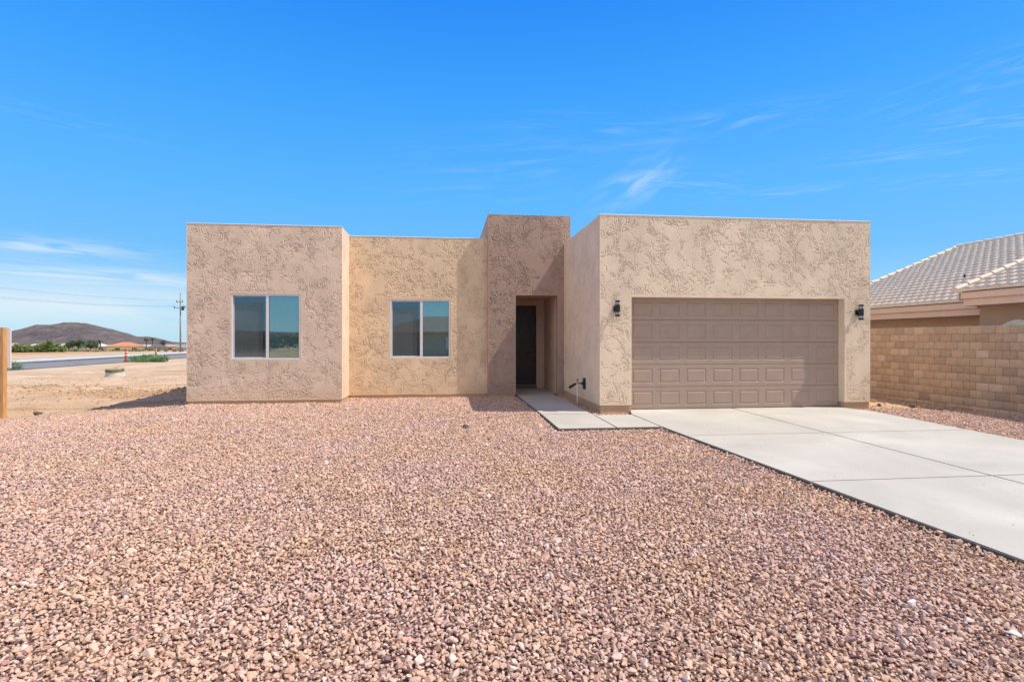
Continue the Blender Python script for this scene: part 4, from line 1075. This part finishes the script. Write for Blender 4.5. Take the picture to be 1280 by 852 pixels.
gsc = nd(nt, 'ShaderNodeVectorMath', operation='SCALE'); nt.links.new(grad.outputs[0], gsc.inputs[0]); gsc.inputs['Scale'].default_value = 1.08/SKY_STR
skyc = mix_n(nt, .84, hs_.outputs[0], gsc.outputs[0])
# added cloud fill in the unseen sky behind the viewpoint, brightens the facades
cvn = noise_n(nt, 2.2, 6, map_n(nt, dirv, scale=(1,1,3)), .6, .8)
cm = nd(nt, 'ShaderNodeMapRange', interpolation_type='SMOOTHSTEP'); nt.links.new(sxyz.outputs[1], cm.inputs[0])
cm.inputs[1].default_value = .25; cm.inputs[2].default_value = -.35; cm.inputs[3].default_value = 0; cm.inputs[4].default_value = 1
cm2 = nd(nt, 'ShaderNodeMapRange', interpolation_type='SMOOTHSTEP'); nt.links.new(sxyz.outputs[2], cm2.inputs[0]); cm2.inputs[1].default_value = .10; cm2.inputs[2].default_value = .32
cn = nd(nt, 'ShaderNodeMapRange'); nt.links.new(cvn.outputs[0], cn.inputs[0]); cn.inputs[1].default_value = .25; cn.inputs[2].default_value = .6; cn.inputs[3].default_value = .55; cn.inputs[4].default_value = 1
m1_ = nd(nt, 'ShaderNodeMath', operation='MULTIPLY'); nt.links.new(cm.outputs[0], m1_.inputs[0]); nt.links.new(cm2.outputs[0], m1_.inputs[1])
cm3 = nd(nt, 'ShaderNodeMapRange', interpolation_type='SMOOTHSTEP'); nt.links.new(sxyz.outputs[2], cm3.inputs[0]); cm3.inputs[1].default_value = .92; cm3.inputs[2].default_value = .62
m3_ = nd(nt, 'ShaderNodeMath', operation='MULTIPLY'); nt.links.new(m1_.outputs[0], m3_.inputs[0]); nt.links.new(cm3.outputs[0], m3_.inputs[1])
m2_ = nd(nt, 'ShaderNodeMath', operation='MULTIPLY'); nt.links.new(m3_.outputs[0], m2_.inputs[0]); nt.links.new(cn.outputs[0], m2_.inputs[1])
skyc = mix_n(nt, m2_.outputs[0], skyc, (7.6, 6.75, 6.1))
def math_n(op, a, b=None, c=None):
    m = nd(nt, 'ShaderNodeMath', operation=op)
    for i, v in enumerate((a, b, c)):
        if v is None: continue
        if isinstance(v, (int, float)): m.inputs[i].default_value = v
        else: nt.links.new(v, m.inputs[i])
    return m.outputs[0]
def dot_n(v):
    m = nd(nt, 'ShaderNodeVectorMath', operation='DOT_PRODUCT'); nt.links.new(dirv, m.inputs[0]); m.inputs[1].default_value = tuple(v); return m.outputs['Value']
total = None
def wisp(px, py, w, h, rot, strength, seed, fx=1.6, fy=5.5, thr=.42):
    global total
    d0 = ray(px, py).normalized(); e1 = Vector((d0.y, -d0.x, 0)).normalized(); e2 = e1.cross(d0).normalized()
    if e2.z < 0: e2 = -e2
    k = d0.dot(ray(640, HOR).normalized())
    a_ = e1*math.cos(R(rot))+e2*math.sin(R(rot)); b_ = -e1*math.sin(R(rot))+e2*math.cos(R(rot))
    A1 = math_n('MULTIPLY', dot_n(a_), FOC/w/k); B1 = math_n('MULTIPLY', dot_n(b_), FOC/h/k)
    r2 = math_n('ADD', math_n('MULTIPLY', A1, A1), math_n('MULTIPLY', B1, B1))
    gss = math_n('POWER', 2.718, math_n('MULTIPLY', r2, -1.3))
    front = math_n('GREATER_THAN', dot_n(d0), 0)
    cv = nd(nt, 'ShaderNodeCombineXYZ'); nt.links.new(math_n('MULTIPLY', A1, fx), cv.inputs[0]); nt.links.new(math_n('MULTIPLY', B1, fy*h/w*1.6), cv.inputs[1]); cv.inputs[2].default_value = seed
    nz = noise_n(nt, 1.0, 5, cv.outputs[0], .5, .7)
    mr = nd(nt, 'ShaderNodeMapRange', interpolation_type='SMOOTHSTEP'); nt.links.new(nz.outputs[0], mr.inputs[0]); mr.inputs[1].default_value = thr; mr.inputs[2].default_value = thr+.38
    o = math_n('MULTIPLY', math_n('MULTIPLY', math_n('MULTIPLY', gss, front), mr.outputs[0]), strength)
    total = o if total is None else math_n('ADD', total, o)
wisp(797, 230, 52, 22, 24, .45, 3.7, 1.0, 2.2, .36)
wisp(865, 228, 60, 14, -8, .28, 2.3, 1.2, 8)
wisp(925, 152, 130, 16, 2, .30, 4.1, 1.1, 6)
wisp(1175, 184, 150, 12, -2, .30, 6.6, 1.1, 8)
wisp(1240, 150, 80, 12, -6, .3, 8.2, 1.1, 8)
wisp(1215, 222, 90, 9, -3, .25, 9.9, 1.5, 12)
wisp(1240, 95, 120, 30, 8, .16, 19.9, 1.5, 8)
wisp(740, 160, 110, 16, -5, .16, 12.1, 1.5, 10)
wisp(640, 210, 150, 40, 4, .12, 14.1, 1.5, 8)
wisp(60, 309, 110, 12, 0, .6, 15.5, 1.5, 10, .34)
wisp(120, 344, 190, 12, -1, .8, 17.5, 1.6, 14, .36)
wisp(90, 380, 300, 34, -1, .8, 21.5, 1.2, 5, .22)
wisp(30, 140, 110, 12, -2, .16, 23.5, 1.6, 10)
wisp(1000, 238, 110, 9, -2, .2, 29.5, 1.6, 12)
tot = math_n('MINIMUM', total, .85)
cl = mix_n(nt, tot, skyc, (6.0, 6.7, 7.2))
nt.links.new(cl, bg.inputs[0])

# ------------------------------------------------------------------ camera and view
cam = bpy.data.cameras.new('camera'); co = bpy.data.objects.new('camera', cam); col.objects.link(co)
co.location = (0, 0, EYE); co.rotation_euler = (math.pi/2, 0, -YAW)
cam.sensor_width = 36; cam.lens = 36*FOC/1280; cam.shift_y = -2/1280
cam.clip_start = .05; cam.clip_end = 20000
scene.camera = co
scene.view_settings.view_transform = 'Standard'; scene.view_settings.look = 'None'; scene.view_settings.exposure = 0; scene.view_settings.gamma = 1
scene.render.engine = 'CYCLES'
scene.cycles.max_bounces = 8; scene.cycles.diffuse_bounces = 5
